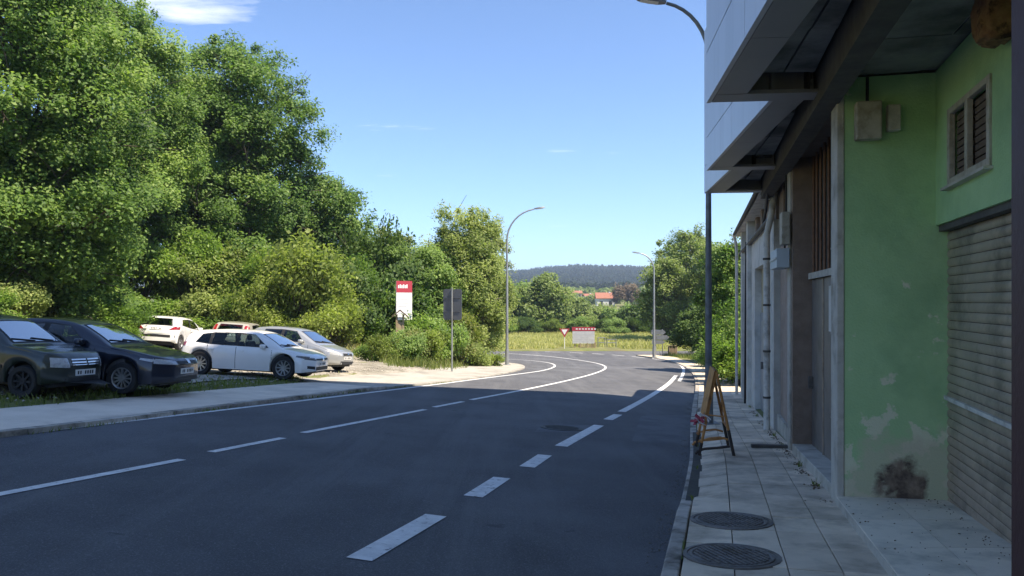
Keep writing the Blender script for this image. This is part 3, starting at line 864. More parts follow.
# weathered box high on the shutter wall
def lump(rx, ry, rz, seed, amp=.18, n=20):
    b = bmesh.new(); bmesh.ops.create_icosphere(b, subdivisions=4, radius=1)
    from mathutils import noise as nz
    for v in b.verts:
        d = v.co.copy()
        c = Vector([math.copysign(abs(q) ** .55, q) for q in d])
        k = 1 + amp * nz.noise(d * 2.1 + Vector((seed, 0, 0))) + amp * .6 * nz.noise(d * 5.3 + Vector((0, seed, 0)))
        v.co = Vector((c.x * rx * k, c.y * ry * k, c.z * rz * k))
    me = bpy.data.meshes.new('lump'); b.to_mesh(me); b.free()
    me.polygons.foreach_set('use_smooth', [True] * len(me.polygons))
    return me
tb = link('torn_wall_box', lump(.20, .13, .19, 3.3), mat('rotten_foam', (.34, .20, .09), (.20, .09, .045), .95, scale=9, detail=8, bump=.9, bscale=26, stain=(.045, .02, .015), sscale=6, slo=.5, shi=.6), bld)
pp = wp(5.6) + wnm * .12
tb.location = (pp.x, pp.y, Z(3.66))

# ================================================================== parked cars
M_tyre = mat('tyre_rubber', (.018, .018, .019), (.028, .028, .029), .85, scale=14)
M_rim = mat('alloy_rim', (.46, .47, .48), None, .35, metal=.8)
M_rimd = mat('grey_rim', (.30, .30, .31), None, .4, metal=.7)
def car_glass():
    m = bpy.data.materials.new('car_glass'); m.use_nodes = True; n, l = m.node_tree.nodes, m.node_tree.links; n.clear()
    o = n.new('ShaderNodeOutputMaterial'); t = n.new('ShaderNodeBsdfTransparent'); t.inputs[0].default_value = (.42, .50, .49, 1)
    g_ = n.new('ShaderNodeBsdfGlossy'); g_.inputs['Roughness'].default_value = .03
    f_ = n.new('ShaderNodeFresnel'); f_.inputs['IOR'].default_value = 1.45
    mx = n.new('ShaderNodeMixShader'); l.new(f_.outputs[0], mx.inputs[0]); l.new(t.outputs[0], mx.inputs[1]); l.new(g_.outputs[0], mx.inputs[2]); l.new(mx.outputs[0], o.inputs['Surface'])
    return m
M_cglass = car_glass()
M_seat = mat('seat_fabric', (.05, .05, .055), (.08, .08, .085), .9, scale=20)
M_lens = mat('head_lamp_lens', (.50, .52, .54), (.30, .31, .33), .08, scale=18, spec=.8, coat=1, coord='obj')
M_dlens = mat('dark_lamp_lens', (.035, .04, .045), (.20, .21, .22), .08, scale=22, spec=.8, coat=1, coord='obj')
M_red = mat('tail_lamp_lens', (.34, .012, .014), (.22, .01, .012), .12, scale=20, coat=1, coord='obj')
M_black = mat('black_trim', (.018, .018, .019), None, .6)
M_plate = mat('number_plate', (.72, .72, .70), None, .5)
M_chrome = mat('chrome', (.62, .63, .64), None, .18, metal=1.0)
M_orange = mat('indicator_lens', (.55, .22, .04), None, .2, coat=.6)
def paint(name, c, metal=.0, rough=.32): return mat(name, c, tuple(v * .93 for v in c), rough, scale=1.2, metal=metal, coat=.9, coord='obj')

def interp(pts, x):
    """smooth curve through key points (Catmull-Rom in x)"""
    p = np.array(pts, float); x = np.asarray(x, float)
    m = np.gradient(p[:, 1], p[:, 0])
    d = np.diff(p[:, 1]) / np.diff(p[:, 0])
    for i in range(len(d)):                                     # keep it monotone between keys
        if d[i] == 0: m[i] = m[i + 1] = 0
        else:
            for k in (i, i + 1):
                if m[k] * d[i] < 0: m[k] = 0
                elif abs(m[k]) > 3 * abs(d[i]): m[k] = 3 * d[i]
    i = np.clip(np.searchsorted(p[:, 0], x) - 1, 0, len(p) - 2)
    h = p[i + 1, 0] - p[i, 0]; t = np.clip((x - p[i, 0]) / h, 0, 1)
    return ((2 * t**3 - 3 * t**2 + 1) * p[i, 1] + (t**3 - 2 * t**2 + t) * h * m[i] + (-2 * t**3 + 3 * t**2) * p[i + 1, 1] + (t**3 - t**2) * h * m[i + 1])

def make_car(name, label, S, loc, heading, scale=1.05, group=None):
    """S: L W top belt axles(xf, xr) wr (wheel radius) paint; x runs from the nose backwards; heading in radians"""
    L, W, wr = S['L'], S['W'] / 2, S['wr']; xf, xr = S['ax']
    root = empty(name, loc, heading); root.scale = (scale,) * 3
    tag(root, label, 'car', group or 'cars parked in the gravel lot')
    ar = wr + .055; z0 = S.get('sill', .24)
    xs = np.unique(np.round(np.r_[np.linspace(0, L, int(L / .034)), np.linspace(0, .3, 10), .05 * np.linspace(0, 1, 8) ** 2, np.linspace(L - .3, L, 10), L - .05 * np.linspace(0, 1, 8) ** 2,
                   *[np.linspace(c - ar, c + ar, 25) for c in (xf, xr)]], 4))
    T = interp(S['top'], xs); B = np.minimum(interp(S['belt'], xs), T - .012)
    low = np.full_like(xs, z0)
    low = np.where(xs < .35, z0 + .06 * (1 - xs / .35), low)
    low = np.where(xs > L - .35, z0 + .10 * (1 - (L - xs) / .35), low)
    for c in (xf, xr):
        u = ar ** 2 - (xs - c) ** 2
        low = np.where(u > 0, np.maximum(low, wr + np.sqrt(np.maximum(u, 0))), low)
    low = np.minimum(low, B - .05)
    Wd = W * (1 - .17 * np.clip((.55 - xs) / .55, 0, 1) ** 2.2 - .11 * np.clip((xs - (L - .5)) / .5, 0, 1) ** 2.2)
    Wd = Wd * (.66 + .34 * np.sqrt(np.clip(xs / .27, 0, 1))) * (.84 + .16 * np.sqrt(np.clip((L - xs) / .12, 0, 1)))
    tum = S.get('tum', .30)
    SUB = [1, 1, 1, 1, 1, 1, 7, 6, 2, 6, 7]
    ring = []
    for i, x in enumerate(xs):
        w, t, b, s = Wd[i], T[i], B[i], low[i]; h = t - b; yb = .95 * w
        y6 = yb - tum * .80 * h - .02 * min(1, h / .1); y7 = y6 - .045 - .03 * min(1, h / .3)
        rowsy = [(.86 * w, s), (.965 * w, s + .015), (1.0 * w, s + .38 * (b - s)), (1.0 * w, s + .62 * (b - s)), (.985 * w, s + .86 * (b - s)), (.965 * w, b), (yb, b + min(.02, .12 * h)),
                 ((yb + y6) / 2 + .012, b + .45 * h), (y6, b + .80 * h), (y7, b + .93 * h), (.55 * y7, b + .985 * h), (0, t)]
        pts = []
        for (y, z) in rowsy:
            k = (y / W) ** 2
            xe = x + .14 * k * math.exp(-x / .35) - .10 * k * math.exp(-(L - x) / .35)
            pts.append((xe, y, z))
        pts = [q_ for j_ in range(11) for q_ in [tuple(pts[j_][c_] + (pts[j_ + 1][c_] - pts[j_][c_]) * e_ / SUB[j_] for c_ in range(3)) for e_ in range(SUB[j_])]] + [pts[11]]
        ring.append([(p[0], -p[1], p[2]) for p in pts] + [p for p in pts[-2::-1]])
    n = len(ring[0]); V = [p for r_ in ring for p in r_]
    F = [(i * n + k, i * n + k + 1, (i + 1) * n + k + 1, (i + 1) * n + k) for i in range(len(xs) - 1) for k in range(n - 1)]
    F += [tuple(range(n)), tuple((len(xs) - 1) * n + k for k in range(n - 1, -1, -1))]
    tree = BVHTree.FromPolygons([Vector(p) for p in V], F)
    cv = lambda p: (L / 2 - p[0], -p[1], p[2])                  # nose to +X, right-handed
    mb = MB(); mb.v = [cv(p) for p in V]; mb.f = F
    # window openings
    def inq(c4, a, b, k=.955):
        cx = sum(p[0] for p in c4) / 4; cy = sum(p[1] for p in c4) / 4; s_ = None
        for i_ in range(4):
            p, q = c4[i_], c4[(i_ + 1) % 4]
            px_, py_ = cx + (p[0] - cx) * k, cy + (p[1] - cy) * k; qx, qy = cx + (q[0] - cx) * k, cy + (q[1] - cy) * k
            d_ = (qx - px_) * (b - py_) - (qy - py_) * (a - px_)
            if s_ is None: s_ = d_ > 0
            elif (d_ > 0) != s_: return False
        return True
    keep = []
    for f in F:
        if len(f) == 4:
            c = [sum(V[k][j] for k in f) / 4 for j in range(3)]
            if c[2] > .78 and (any(inq(w_, c[0], c[2]) for w_ in S['win']) and abs(c[1]) > W * .45): continue
            if c[2] > .75 and inq(S['screen'], c[0], c[1]): continue
            if c[2] > .85 and c[0] > L * .75 and inq(S['rscreen'], c[1], c[2]) : continue
        keep.append(f)
    mb.f = keep
    body = mb.build('body', S['paint'], root, smooth=2); body.data.set_sharp_from_angle(angle=R(62))
    AX = {'L': (Vector((0, -1, 0)), lambda a, b: Vector((a, 3, b))), 'R': (Vector((0, 1, 0)), lambda a, b: Vector((a, -3, b))),
          'top': (Vector((0, 0, -1)), lambda a, b: Vector((a, b, 4))), 'front': (Vector((1, 0, 0)), lambda a, b: Vector((-2, a, b))),
          'rear': (Vector((-1, 0, 0)), lambda a, b: Vector((L + 2, a, b)))}
    def patch(nm, c4, ax, m, par=None, off=.007, nu=9, nv=7, trim=None):
        d, org = AX[ax]; vs = []; ok = None
        for j in range(nv):
            for i in range(nu):
                u, v = i / (nu - 1), j / (nv - 1)
                if trim: u, v = ([0, .035] + [.035 + .93 * q_ / (nu - 3) for q_ in range(1, nu - 3)] + [.965, 1])[i], ([0, .06] + [.06 + .88 * q_ / (nv - 3) for q_ in range(1, nv - 3)] + [.94, 1])[j]
                a = (c4[0][0] * (1 - u) + c4[1][0] * u) * (1 - v) + (c4[3][0] * (1 - u) + c4[2][0] * u) * v
                b = (c4[0][1] * (1 - u) + c4[1][1] * u) * (1 - v) + (c4[3][1] * (1 - u) + c4[2][1] * u) * v
                h, no, _, _ = tree.ray_cast(org(a, b), d)
                if h is None:
                    h = Vector(vs[-1]) if vs else Vector((a, 0, b)); vs.append(tuple(h)); continue
                vs.append(tuple(h - d * off))
        fs = [(j * nu + i, j * nu + i + 1, (j + 1) * nu + i + 1, (j + 1) * nu + i) for j in range(nv - 1) for i in range(nu - 1)]
        # a rim back to the body so the patch has depth
        edge = [i for i in range(nu)] + [j * nu + nu - 1 for j in range(1, nv)] + [(nv - 1) * nu + i for i in range(nu - 2, -1, -1)] + [j * nu for j in range(nv - 2, 0, -1)]
        q0 = len(vs)
        for k in edge: vs.append(tuple(Vector(vs[k]) + d * (off + .012)))
        ne = len(edge)
        fs += [(edge[k], q0 + k, q0 + (k + 1) % ne, edge[(k + 1) % ne]) for k in range(ne)]
        mb = MB(); mb.v = [cv(p) for p in vs]; mb.f = fs
        o_ = mb.build(nm, m, par or root, smooth=True, fix=trim is None)
        if trim is not None:
            o_.data.materials.append(trim)
            for p_ in o_.data.polygons:
                k_ = p_.index
                if k_ >= (nu - 1) * (nv - 1) or k_ % (nu - 1) in (0, nu - 2) or k_ // (nu - 1) in (0, nv - 2): p_.material_index = 1
        return o_
    # glass and seams on both sides
    for sd_ in ('L', 'R'):
        for c in S['win']: patch('side_window', c, sd_, M_cglass, trim=M_black)
        for wa, wb_ in zip(S['win'][:-1], S['win'][1:]): patch('window_pillar', [wa[1], wb_[0], wb_[3], wa[2]], sd_, M_black, body, off=.005, nu=3, nv=7)
        for (x, za, zb_) in S['seams']: patch('door_seam', [(x, za), (x + .014, za), (x + .014 + S.get('lean', 0), zb_), (x + S.get('lean', 0), zb_)], sd_, M_black, body, off=.002, nu=2, nv=9)
        for (x, z) in S['handles']: patch('door_handle', [(x, z), (x + .17, z), (x + .17, z + .035), (x, z + .035)], sd_, S.get('hmat', S['paint']), body, off=.03, nu=4, nv=3)
        if S.get('rub'): patch('rub_strip', [(xf + ar + .05, S['rub']), (xr - ar - .05, S['rub']), (xr - ar - .05, S['rub'] + .06), (xf + ar + .05, S['rub'] + .06)], sd_, M_black, body, off=.018, nu=14, nv=3)
        # door mirror
        s_ = 1 if sd_ == 'L' else -1
        mx, mz = S['mirror']
        h, no, _, _ = tree.ray_cast(AX[sd_][1](mx, mz), AX[sd_][0])
        if h is not None:
            ml = lump(.07, .10, .065, 1.0, 0.02)
            o = link('mirror', ml, S['paint'], root); q = cv((mx, h.y + s_ * .10, mz + .03)); o.location = q
    patch('windscreen', S['screen'], 'top', M_cglass, nu=15, nv=9, trim=M_black)
    patch('rear_window', S['rscreen'], 'rear', M_cglass, nu=15, nv=7, trim=M_black)
    # front end
    hm = S.get('lens', M_lens)
    for s_ in (1, -1):
        c = [(s_ * a, b) for a, b in S['lamp']]
        patch('headlight', c, 'front', hm, off=.006)
        if S.get('fog'): patch('fog_lamp', [(s_ * a, b) for a, b in S['fog']], 'front', M_black, off=.006)
        c = [(s_ * a, b) for a, b in S['tail']]
        patch('tail_light', c, 'rear', M_red, off=.008)
        if S.get('tails'):
            patch('tail_light', S['tails'], 'L' if s_ > 0 else 'R', M_red, off=.008)
        if S.get('lamps'):
            patch('headlight', S['lamps'], 'L' if s_ > 0 else 'R', hm, off=.006)
    for k, c in enumerate(S['grille']):
        g_ = patch('grille', c, 'front', M_black, off=.006)
        if S.get('gchrome'):
            lo = c[0][1]; hi = c[2][1]; x0 = c[0][0]; x1 = c[1][0]
            for zz in (lo, (lo + hi) / 2, hi): patch('grille_bar', [(x0, zz - .012), (x1, zz - .012), (x1, zz + .012), (x0, zz + .012)], 'front', M_chrome, g_, off=.014, nv=3)
    if S.get('emblem'):
        patch('emblem', [(-.05, S['emblem'] - .05), (.05, S['emblem'] - .05), (.05, S['emblem'] + .05), (-.05, S['emblem'] + .05)], 'front', M_chrome, body, off=.02, nu=4, nv=4)
    patch('bumper_intake', S['intake'], 'front', M_black, off=.005)
    if S.get('rtrim'): patch('bumper_trim', S['rtrim'], 'rear', M_black, off=.012)
    for ax_, zc_ in (('front', S['plate'][0]), ('rear', S['plate'][1])):
        pl_ = patch('number_plate', [(-.26, zc_ - .055), (.26, zc_ - .055), (.26, zc_ + .055), (-.26, zc_ + .055)], ax_, M_plate, off=.022, nu=7, nv=3)
        for k in range(7):
            if k == 4: continue
            x = -.20 + k * .064
            patch('plate_mark', [(x, zc_ - .032), (x + .036, zc_ - .032), (x + .036, zc_ + .032), (x, zc_ + .032)], ax_, M_black, pl_, off=.0245, nu=2, nv=2)
    # cabin: seats, dashboard, steering wheel
    cb = lambda x: L / 2 - x
    xw = S['screen'][0][0]; fx = (S['win'][0][1][0] + .05)
    for s_ in (1, -1):
        st_ = MB(); st_.box(cb(fx), cb(fx - .5), s_ * .38 - .24, s_ * .38 + .24, .35, .58)
        MA = Matrix.Translation((cb(fx + .02), s_ * .38, .55)) @ Matrix.Rotation(R(-14), 4, 'Y')
        st_.box(-.07, .07, -.23, .23, 0, .50, MA); st_.box(-.045, .045, -.12, .12, .53, .70, MA)
        st_.build('front_seat', M_seat, root, bevel=.04)
    rb_ = MB(); xr_b = min(fx + .95, S['ax'][1] + .25); rb_.box(cb(xr_b), cb(xr_b - .45), -.6, .6, .35, .56)
    MA = Matrix.Translation((cb(xr_b + .02), 0, .54)) @ Matrix.Rotation(R(-16), 4, 'Y'); rb_.box(-.07, .07, -.6, .6, 0, .50, MA)
    rb_.build('rear_seat', M_seat, root, bevel=.04)
    MB().box(cb(xw + .62), cb(xw + .12), -.64, .64, .55, .80).build('dashboard', M_black, root, bevel=.05)
    MB().tube([(cb(xw + .72) + .04 * math.sin(a_), .38 + .18 * math.cos(a_), .80 + .17 * math.sin(a_)) for a_ in [k_ * math.pi / 9 for k_ in range(19)]], .014, 6, cap=False).build('steering_wheel', M_black, root, smooth=True)
    MB().box(-L / 2 + .3, L / 2 - .9, -W + .13, -W + .08, .4, .80).build('door_lining', M_seat, root); MB().box(-L / 2 + .3, L / 2 - .9, W - .13, W - .08, .4, .80).build('door_lining', M_seat, root)
    for s_ in (.05, -.42):      # wipers
        h1, _, _, _ = tree.ray_cast(Vector((xw + .03, s_, 4)), Vector((0, 0, -1))); h2, _, _, _ = tree.ray_cast(Vector((xw + .10, s_ + .5, 4)), Vector((0, 0, -1)))
        if h1 and h2: MB().tube([cv(h1 + Vector((0, 0, .02))), cv(h2 + Vector((0, 0, .02)))], .010, 5).build('wiper', M_black, body, smooth=True)
    # underside and wheels
    mb = MB(); mb.box(-L / 2 + .25, L / 2 - .25, -W + .23, W - .23, .19, .62); mb.build('underbody', M_black, root)
    for xc in (xf, xr):
        for s_ in (1, -1):
            M_ = Matrix.Translation((L / 2 - xc, s_ * (W - .115), wr)) @ Matrix.Rotation(R(-90) * s_, 4, 'X')   # z of the lathe points outwards
            wv = empty('wheel'); wv.parent = root; wv.matrix_local = M_
            rr_ = wr * .66
            MB().lathe([(rr_, -.09), (wr * .93, -.095), (wr * .985, -.075), (wr, -.04), (wr, .04), (wr * .985, .075), (wr * .93, .098), (rr_ * 1.03, .088), (rr_, .06)], 32, close=False).build('tyre', M_tyre, wv, smooth=True)
            rm = MB(); rm.lathe([(rr_ * 1.02, .075), (rr_ * .97, .088), (rr_ * .90, .07), (rr_ * .90, .02)], 32, close=False)
            ns = S.get('spokes', 10)
            for k in range(ns):
                a = 2 * math.pi * k / ns; A_ = Matrix.Rotation(a, 4, 'Z')
                w_ = S.get('spw', .022)
                vs = [A_ @ Vector(p) for p in ((.03, -w_, .062), (rr_ * .93, -w_ * .75, .078), (rr_ * .93, w_ * .75, .078), (.03, w_, .062), (.03, -w_, .03), (rr_ * .93, -w_ * .75, .04), (rr_ * .93, w_ * .75, .04), (.03, w_, .03))]
                rm.add(vs, [(0, 1, 2, 3), (0, 4, 5, 1), (3, 2, 6, 7)])
            rm.lathe([(.001, .075), (.05, .073), (.06, .05)], 16, close=False)
            rm.build('rim', S.get('rimm', M_rim), wv, smooth=True)
            MB().lathe([(.001, .015), (rr_ * .95, .015)], 24, close=False).build('brake_disc', M_black, wv)
    return root

def q4(x0, za, x1, zb_, x2, zc_, x3, zd): return [(x0, za), (x1, zb_), (x2, zc_), (x3, zd)]
# white five-door hatchback
GOLF = dict(L=4.26, W=1.79, wr=.35, ax=(.90, 3.50), sill=.22, paint=paint('white_paint', (.88, .87, .85)),
    top=[(0, .60), (.04, .68), (.14, .74), (.35, .80), (.65, .87), (1.0, .93), (1.35, 1.14), (1.75, 1.34), (2.1, 1.405), (2.6, 1.415), (3.3, 1.38), (3.80, 1.31), (3.96, 1.23), (4.10, 1.03), (4.19, .91), (4.24, .80), (4.26, .68)],
    belt=[(0, .55), (.3, .68), (1.0, .85), (2.0, .885), (3.0, .915), (3.7, .95), (4.0, .93), (4.26, .62)],
    win=[q4(1.38, .915, 2.35, .925, 2.32, 1.315, 1.86, 1.285), q4(2.42, .928, 3.18, .94, 3.14, 1.295, 2.39, 1.317), q4(3.23, .945, 3.66, .985, 3.48, 1.235, 3.20, 1.28)],
    seams=[(1.26, .30, .85), (2.37, .26, .90), (3.26, .62, .93)], handles=[(2.13, .77), (3.06, .79)], mirror=(1.52, .92),
    screen=[(1.04, -.66), (1.04, .66), (1.70, .55), (1.70, -.55)], rscreen=[(-.55, .98), (.55, .98), (.50, 1.25), (-.50, 1.25)],
    lamp=[(.47, .585), (.80, .625), (.80, .70), (.50, .665)], lamps=[(.16, .625), (.52, .69), (.50, .735), (.18, .71)], lens=M_dlens, fog=[(.52, .33), (.74, .36), (.74, .44), (.52, .42)],
    grille=[[(-.46, .60), (.46, .60), (.46, .65), (-.46, .65)]], emblem=.63, intake=[(-.48, .30), (.48, .30), (.46, .41), (-.46, .41)], plate=(.49, .60),
    tail=[(.45, .90), (.76, .90), (.74, 1.02), (.45, 1.02)], tails=[(3.98, .86), (4.16, .86), (4.12, .98), (3.95, .98)], spokes=10, spw=.02)
# dark green small hatchback, upright and round
MICRA = dict(L=3.72, W=1.585, wr=.285, ax=(.68, 3.04), sill=.24, paint=paint('dark_green_paint', (.028, .036, .030), metal=.3, rough=.38), rimm=M_tyre, spokes=8,
    top=[(0, .60), (.04, .70), (.12, .78), (.4, .845), (.75, .89), (1.0, .93), (1.3, 1.13), (1.62, 1.33), (1.95, 1.415), (2.4, 1.43), (2.9, 1.40), (3.25, 1.30), (3.5, 1.10), (3.65, .90), (3.72, .70)],
    belt=[(0, .56), (.3, .72), (1.0, .86), (2.0, .89), (3.2, .92), (3.5, .88), (3.72, .62)],
    win=[q4(1.34, .92, 2.15, .925, 2.10, 1.325, 1.70, 1.29), q4(2.22, .925, 2.95, .945, 2.85, 1.28, 2.18, 1.33)],
    seams=[(1.22, .32, .87), (2.17, .30, .90), (2.95, .62, .92)], handles=[(1.95, .78), (2.75, .80)], mirror=(1.42, .93), rub=.50,
    screen=[(1.03, -.60), (1.03, .60), (1.60, .52), (1.60, -.52)], rscreen=[(-.5, .95), (.5, .95), (.44, 1.25), (-.44, 1.25)],
    lamp=[(.41, .555), (.67, .565), (.66, .735), (.43, .725)],
    grille=[[(-.36, .60), (-.02, .60), (-.02, .70), (-.36, .70)], [(.02, .60), (.36, .60), (.36, .70), (.02, .70)]], gchrome=True,
    intake=[(-.50, .28), (.50, .28), (.48, .37), (-.48, .37)], plate=(.46, .60), tail=[(.5, .70), (.70, .70), (.68, .92), (.52, .92)])
# navy large hatchback
LAG = dict(L=4.58, W=1.77, wr=.315, ax=(.93, 3.68), sill=.21, paint=paint('navy_paint', (.014, .018, .034), metal=.35, rough=.34), rimm=M_rim, spokes=12, spw=.016,
    top=[(0, .62), (.05, .69), (.15, .74), (.45, .81), (.9, .89), (1.25, .95), (1.6, 1.15), (2.0, 1.345), (2.35, 1.42), (2.8, 1.435), (3.3, 1.39), (3.7, 1.26), (4.1, 1.08), (4.35, 1.0), (4.5, .92), (4.56, .78), (4.58, .66)],
    belt=[(0, .56), (.3, .68), (1.2, .88), (2.2, .93), (3.4, .97), (4.2, .98), (4.5, .88), (4.58, .60)],
    win=[q4(1.68, .955, 2.58, .965, 2.54, 1.335, 2.14, 1.305), q4(2.66, .967, 3.36, .985, 3.22, 1.29, 2.62, 1.335)],
    seams=[(1.50, .30, .88), (2.61, .26, .95), (3.42, .55, .97)], handles=[(2.38, .80), (3.2, .82)], mirror=(1.78, .965), rub=.50,
    screen=[(1.30, -.64), (1.30, .64), (1.97, .53), (1.97, -.53)], rscreen=[(-.55, 1.02), (.55, 1.02), (.46, 1.22), (-.46, 1.22)],
    lamp=[(.40, .60), (.82, .63), (.80, .73), (.44, .685)], lamps=[(.12, .625), (.58, .70), (.56, .735), (.16, .70)],
    grille=[[(-.36, .59), (.36, .59), (.38, .675), (-.38, .675)]], emblem=.68, intake=[(-.6, .27), (.6, .27), (.58, .36), (-.58, .36)], plate=(.47, .60),
    tail=[(.5, .78), (.78, .78), (.76, .92), (.5, .92)])
# white small hatchback seen from behind
PEU = dict(L=4.03, W=1.74, wr=.305, ax=(.85, 3.39), sill=.23, paint=paint('cream_white_paint', (.74, .74, .72)), rimm=M_rimd, spokes=7, spw=.03,
    top=[(0, .62), (.05, .72), (.2, .80), (.6, .90), (1.0, .98), (1.4, 1.22), (1.75, 1.40), (2.1, 1.465), (2.7, 1.47), (3.3, 1.42), (3.62, 1.35), (3.80, 1.18), (3.92, 1.0), (3.99, .86), (4.03, .70)],
    belt=[(0, .58), (.3, .72), (1.0, .90), (2.0, .95), (3.0, .99), (3.6, 1.02), (3.9, .92), (4.03, .62)],
    win=[q4(1.45, .98, 2.45, 1.0, 2.40, 1.375, 1.85, 1.345), q4(2.52, 1.0, 3.35, 1.06, 3.15, 1.315, 2.48, 1.372)],
    seams=[(1.28, .32, .90), (2.50, .28, .97)], handles=[(2.28, .84)], mirror=(1.55, 1.0),
    screen=[(1.05, -.64), (1.05, .64), (1.72, .53), (1.72, -.53)], rscreen=[(-.64, 1.0), (.64, 1.0), (.52, 1.32), (-.52, 1.32)],
    lamp=[(.42, .62), (.80, .66), (.78, .80), (.5, .72)], grille=[[(-.3, .56), (.3, .56), (.3, .62), (-.3, .62)]], intake=[(-.5, .3), (.5, .3), (.48, .48), (-.48, .48)], plate=(.54, .86),
    tail=[(.52, .80), (.80, .84), (.80, .99), (.66, .93)], tails=[(3.66, .86), (3.98, .82), (3.90, .92), (3.62, .99)], rtrim=[(-.78, .50), (.78, .50), (.76, .60), (-.76, .60)])
# silver compact next to the white hatchback
SIL = dict(L=4.05, W=1.72, wr=.305, ax=(.80, 3.33), sill=.23, paint=paint('silver_paint', (.44, .45, .45), metal=.5, rough=.34), rimm=M_rimd, spokes=9,
    top=[(0, .62), (.05, .71), (.18, .77), (.5, .86), (.95, .97), (1.3, 1.16), (1.75, 1.40), (2.1, 1.485), (2.6, 1.50), (3.2, 1.46), (3.6, 1.36), (3.8, 1.18), (3.95, .95), (4.02, .80), (4.05, .66)],
    belt=[(0, .57), (.3, .70), (.95, .89), (2.0, .94), (3.2, .98), (3.8, .96), (4.05, .60)],
    win=[q4(1.40, .965, 2.35, .985, 2.30, 1.39, 1.82, 1.36), q4(2.42, .985, 3.25, 1.02, 3.1, 1.36, 2.38, 1.39)],
    seams=[(1.22, .32, .89), (2.38, .28, .96)], handles=[(2.15, .82), (3.0, .85)], mirror=(1.5, .98),
    screen=[(1.0, -.64), (1.0, .64), (1.72, .53), (1.72, -.53)], rscreen=[(-.55, 1.0), (.55, 1.0), (.5, 1.3), (-.5, 1.3)],
    lamp=[(.42, .585), (.76, .63), (.74, .75), (.46, .68)], lamps=[(.12, .64), (.48, .72), (.46, .78), (.16, .72)], grille=[[(-.34, .60), (.34, .60), (.34, .69), (-.34, .69)]],
    emblem=.66, intake=[(-.5, .29), (.5, .29), (.48, .40), (-.48, .40)], plate=(.52, .62), tail=[(.5, .8), (.74, .8), (.72, 1.0), (.55, 1.0)])
# cream hatchback with tall tail lamps, seen from behind
CRM = dict(PEU); CRM.update(paint=paint('champagne_paint', (.50, .47, .41), metal=.3), tail=[(.60, .92), (.74, .92), (.68, 1.30), (.58, 1.28)], tails=[(3.62, 1.0), (3.84, .98), (3.72, 1.28), (3.60, 1.30)],
    rscreen=[(-.56, 1.0), (.56, 1.0), (.48, 1.32), (-.48, 1.32)], rtrim=None)

def lotz(x, y): return float(terrain(np.array(x), np.array(y))) + .035
def park(name, label, S, nose, head, back=None, scale=1.05):
    """nose: plan point of the middle of the front (or of the rear when back) bumper"""
    h = Vector((math.cos(head), math.sin(head))); L = S['L'] * scale
    c = Vector(nose) + h * (L / 2 if back else -L / 2)
    pf = c + h * L * .3; pr = c - h * L * .3
    zf, zr = lotz(*pf), lotz(*pr)
    o = make_car(name, label, S, (c.x, c.y, (zf + zr) / 2), head, scale)
    side = Vector((-h.y, h.x)); zl_, zr2 = lotz(*(c + side * .8)), lotz(*(c - side * .8))
    o.rotation_euler = (math.atan2(zl_ - zr2, 1.6), -math.atan2(zf - zr, L * .6), head)
    return o
park('parked_car', 'dark green small hatchback cut off by the left edge, nose to the road', MICRA, (-7.88, 14.4), R(-8), scale=1.0)
park('parked_car', 'navy blue large hatchback parked between the green hatchback and the white cars', LAG, (-6.68, 16.05), R(-4), scale=1.0)
park('parked_car', 'white five-door hatchback with dark windows parked sideways on, nose to the road', GOLF, (-5.42, 22.3), R(-7), scale=.945)
park('parked_car', 'silver compact car half hidden behind the white five-door hatchback', SIL, (-5.62, 26.6), R(-16), scale=.93)
park('parked_car', 'white small hatchback seen from behind with black bumper strip, near the bushes', PEU, (-15.72, 34.2), R(91), back=True)
park('parked_car', 'champagne car seen from behind, only its roof and rear window showing', CRM, (-12.9, 35.2), R(91), back=True)
# ================================================================== street furniture
M_galv = mat('galvanised_steel', (.30, .315, .32), (.37, .385, .39), .5, scale=4, metal=.6, stain=(.22, .22, .21), sscale=2)
M_pole = mat('dull_steel_pole', (.17, .185, .195), (.22, .235, .245), .55, scale=4, metal=.4, stain=(.12, .125, .12), sscale=3)
M_head = mat('lamp_head_grey', (.18, .19, .2), None, .5, metal=.3)
M_orng = mat('orange_sign_paint', (.62, .28, .085), (.50, .21, .06), .6, scale=8, stain=(.16, .07, .03), sscale=6, slo=.52, shi=.7)
M_sblk = mat('rusty_black_steel', (.03, .024, .02), (.06, .04, .03), .7, scale=14)
M_sred = mat('sign_red', (.36, .03, .05), None, .6)
M_swht = mat('sign_white', (.74, .74, .74), (.68, .68, .69), .6, scale=3)
M_sgry = mat('sign_back_grey', (.085, .095, .11), (.105, .115, .13), .55, scale=3, metal=.3)
M_timb = mat('weathered_timber', (.26, .19, .12), (.36, .28, .18), .85, scale=6, stretch=(1, 1, .15))
M_dtimb = mat('dark_timber', (.07, .042, .028), (.10, .065, .04), .85, scale=6)
M_lens2 = mat('lamp_diffuser', (.6, .6, .58), None, .3)

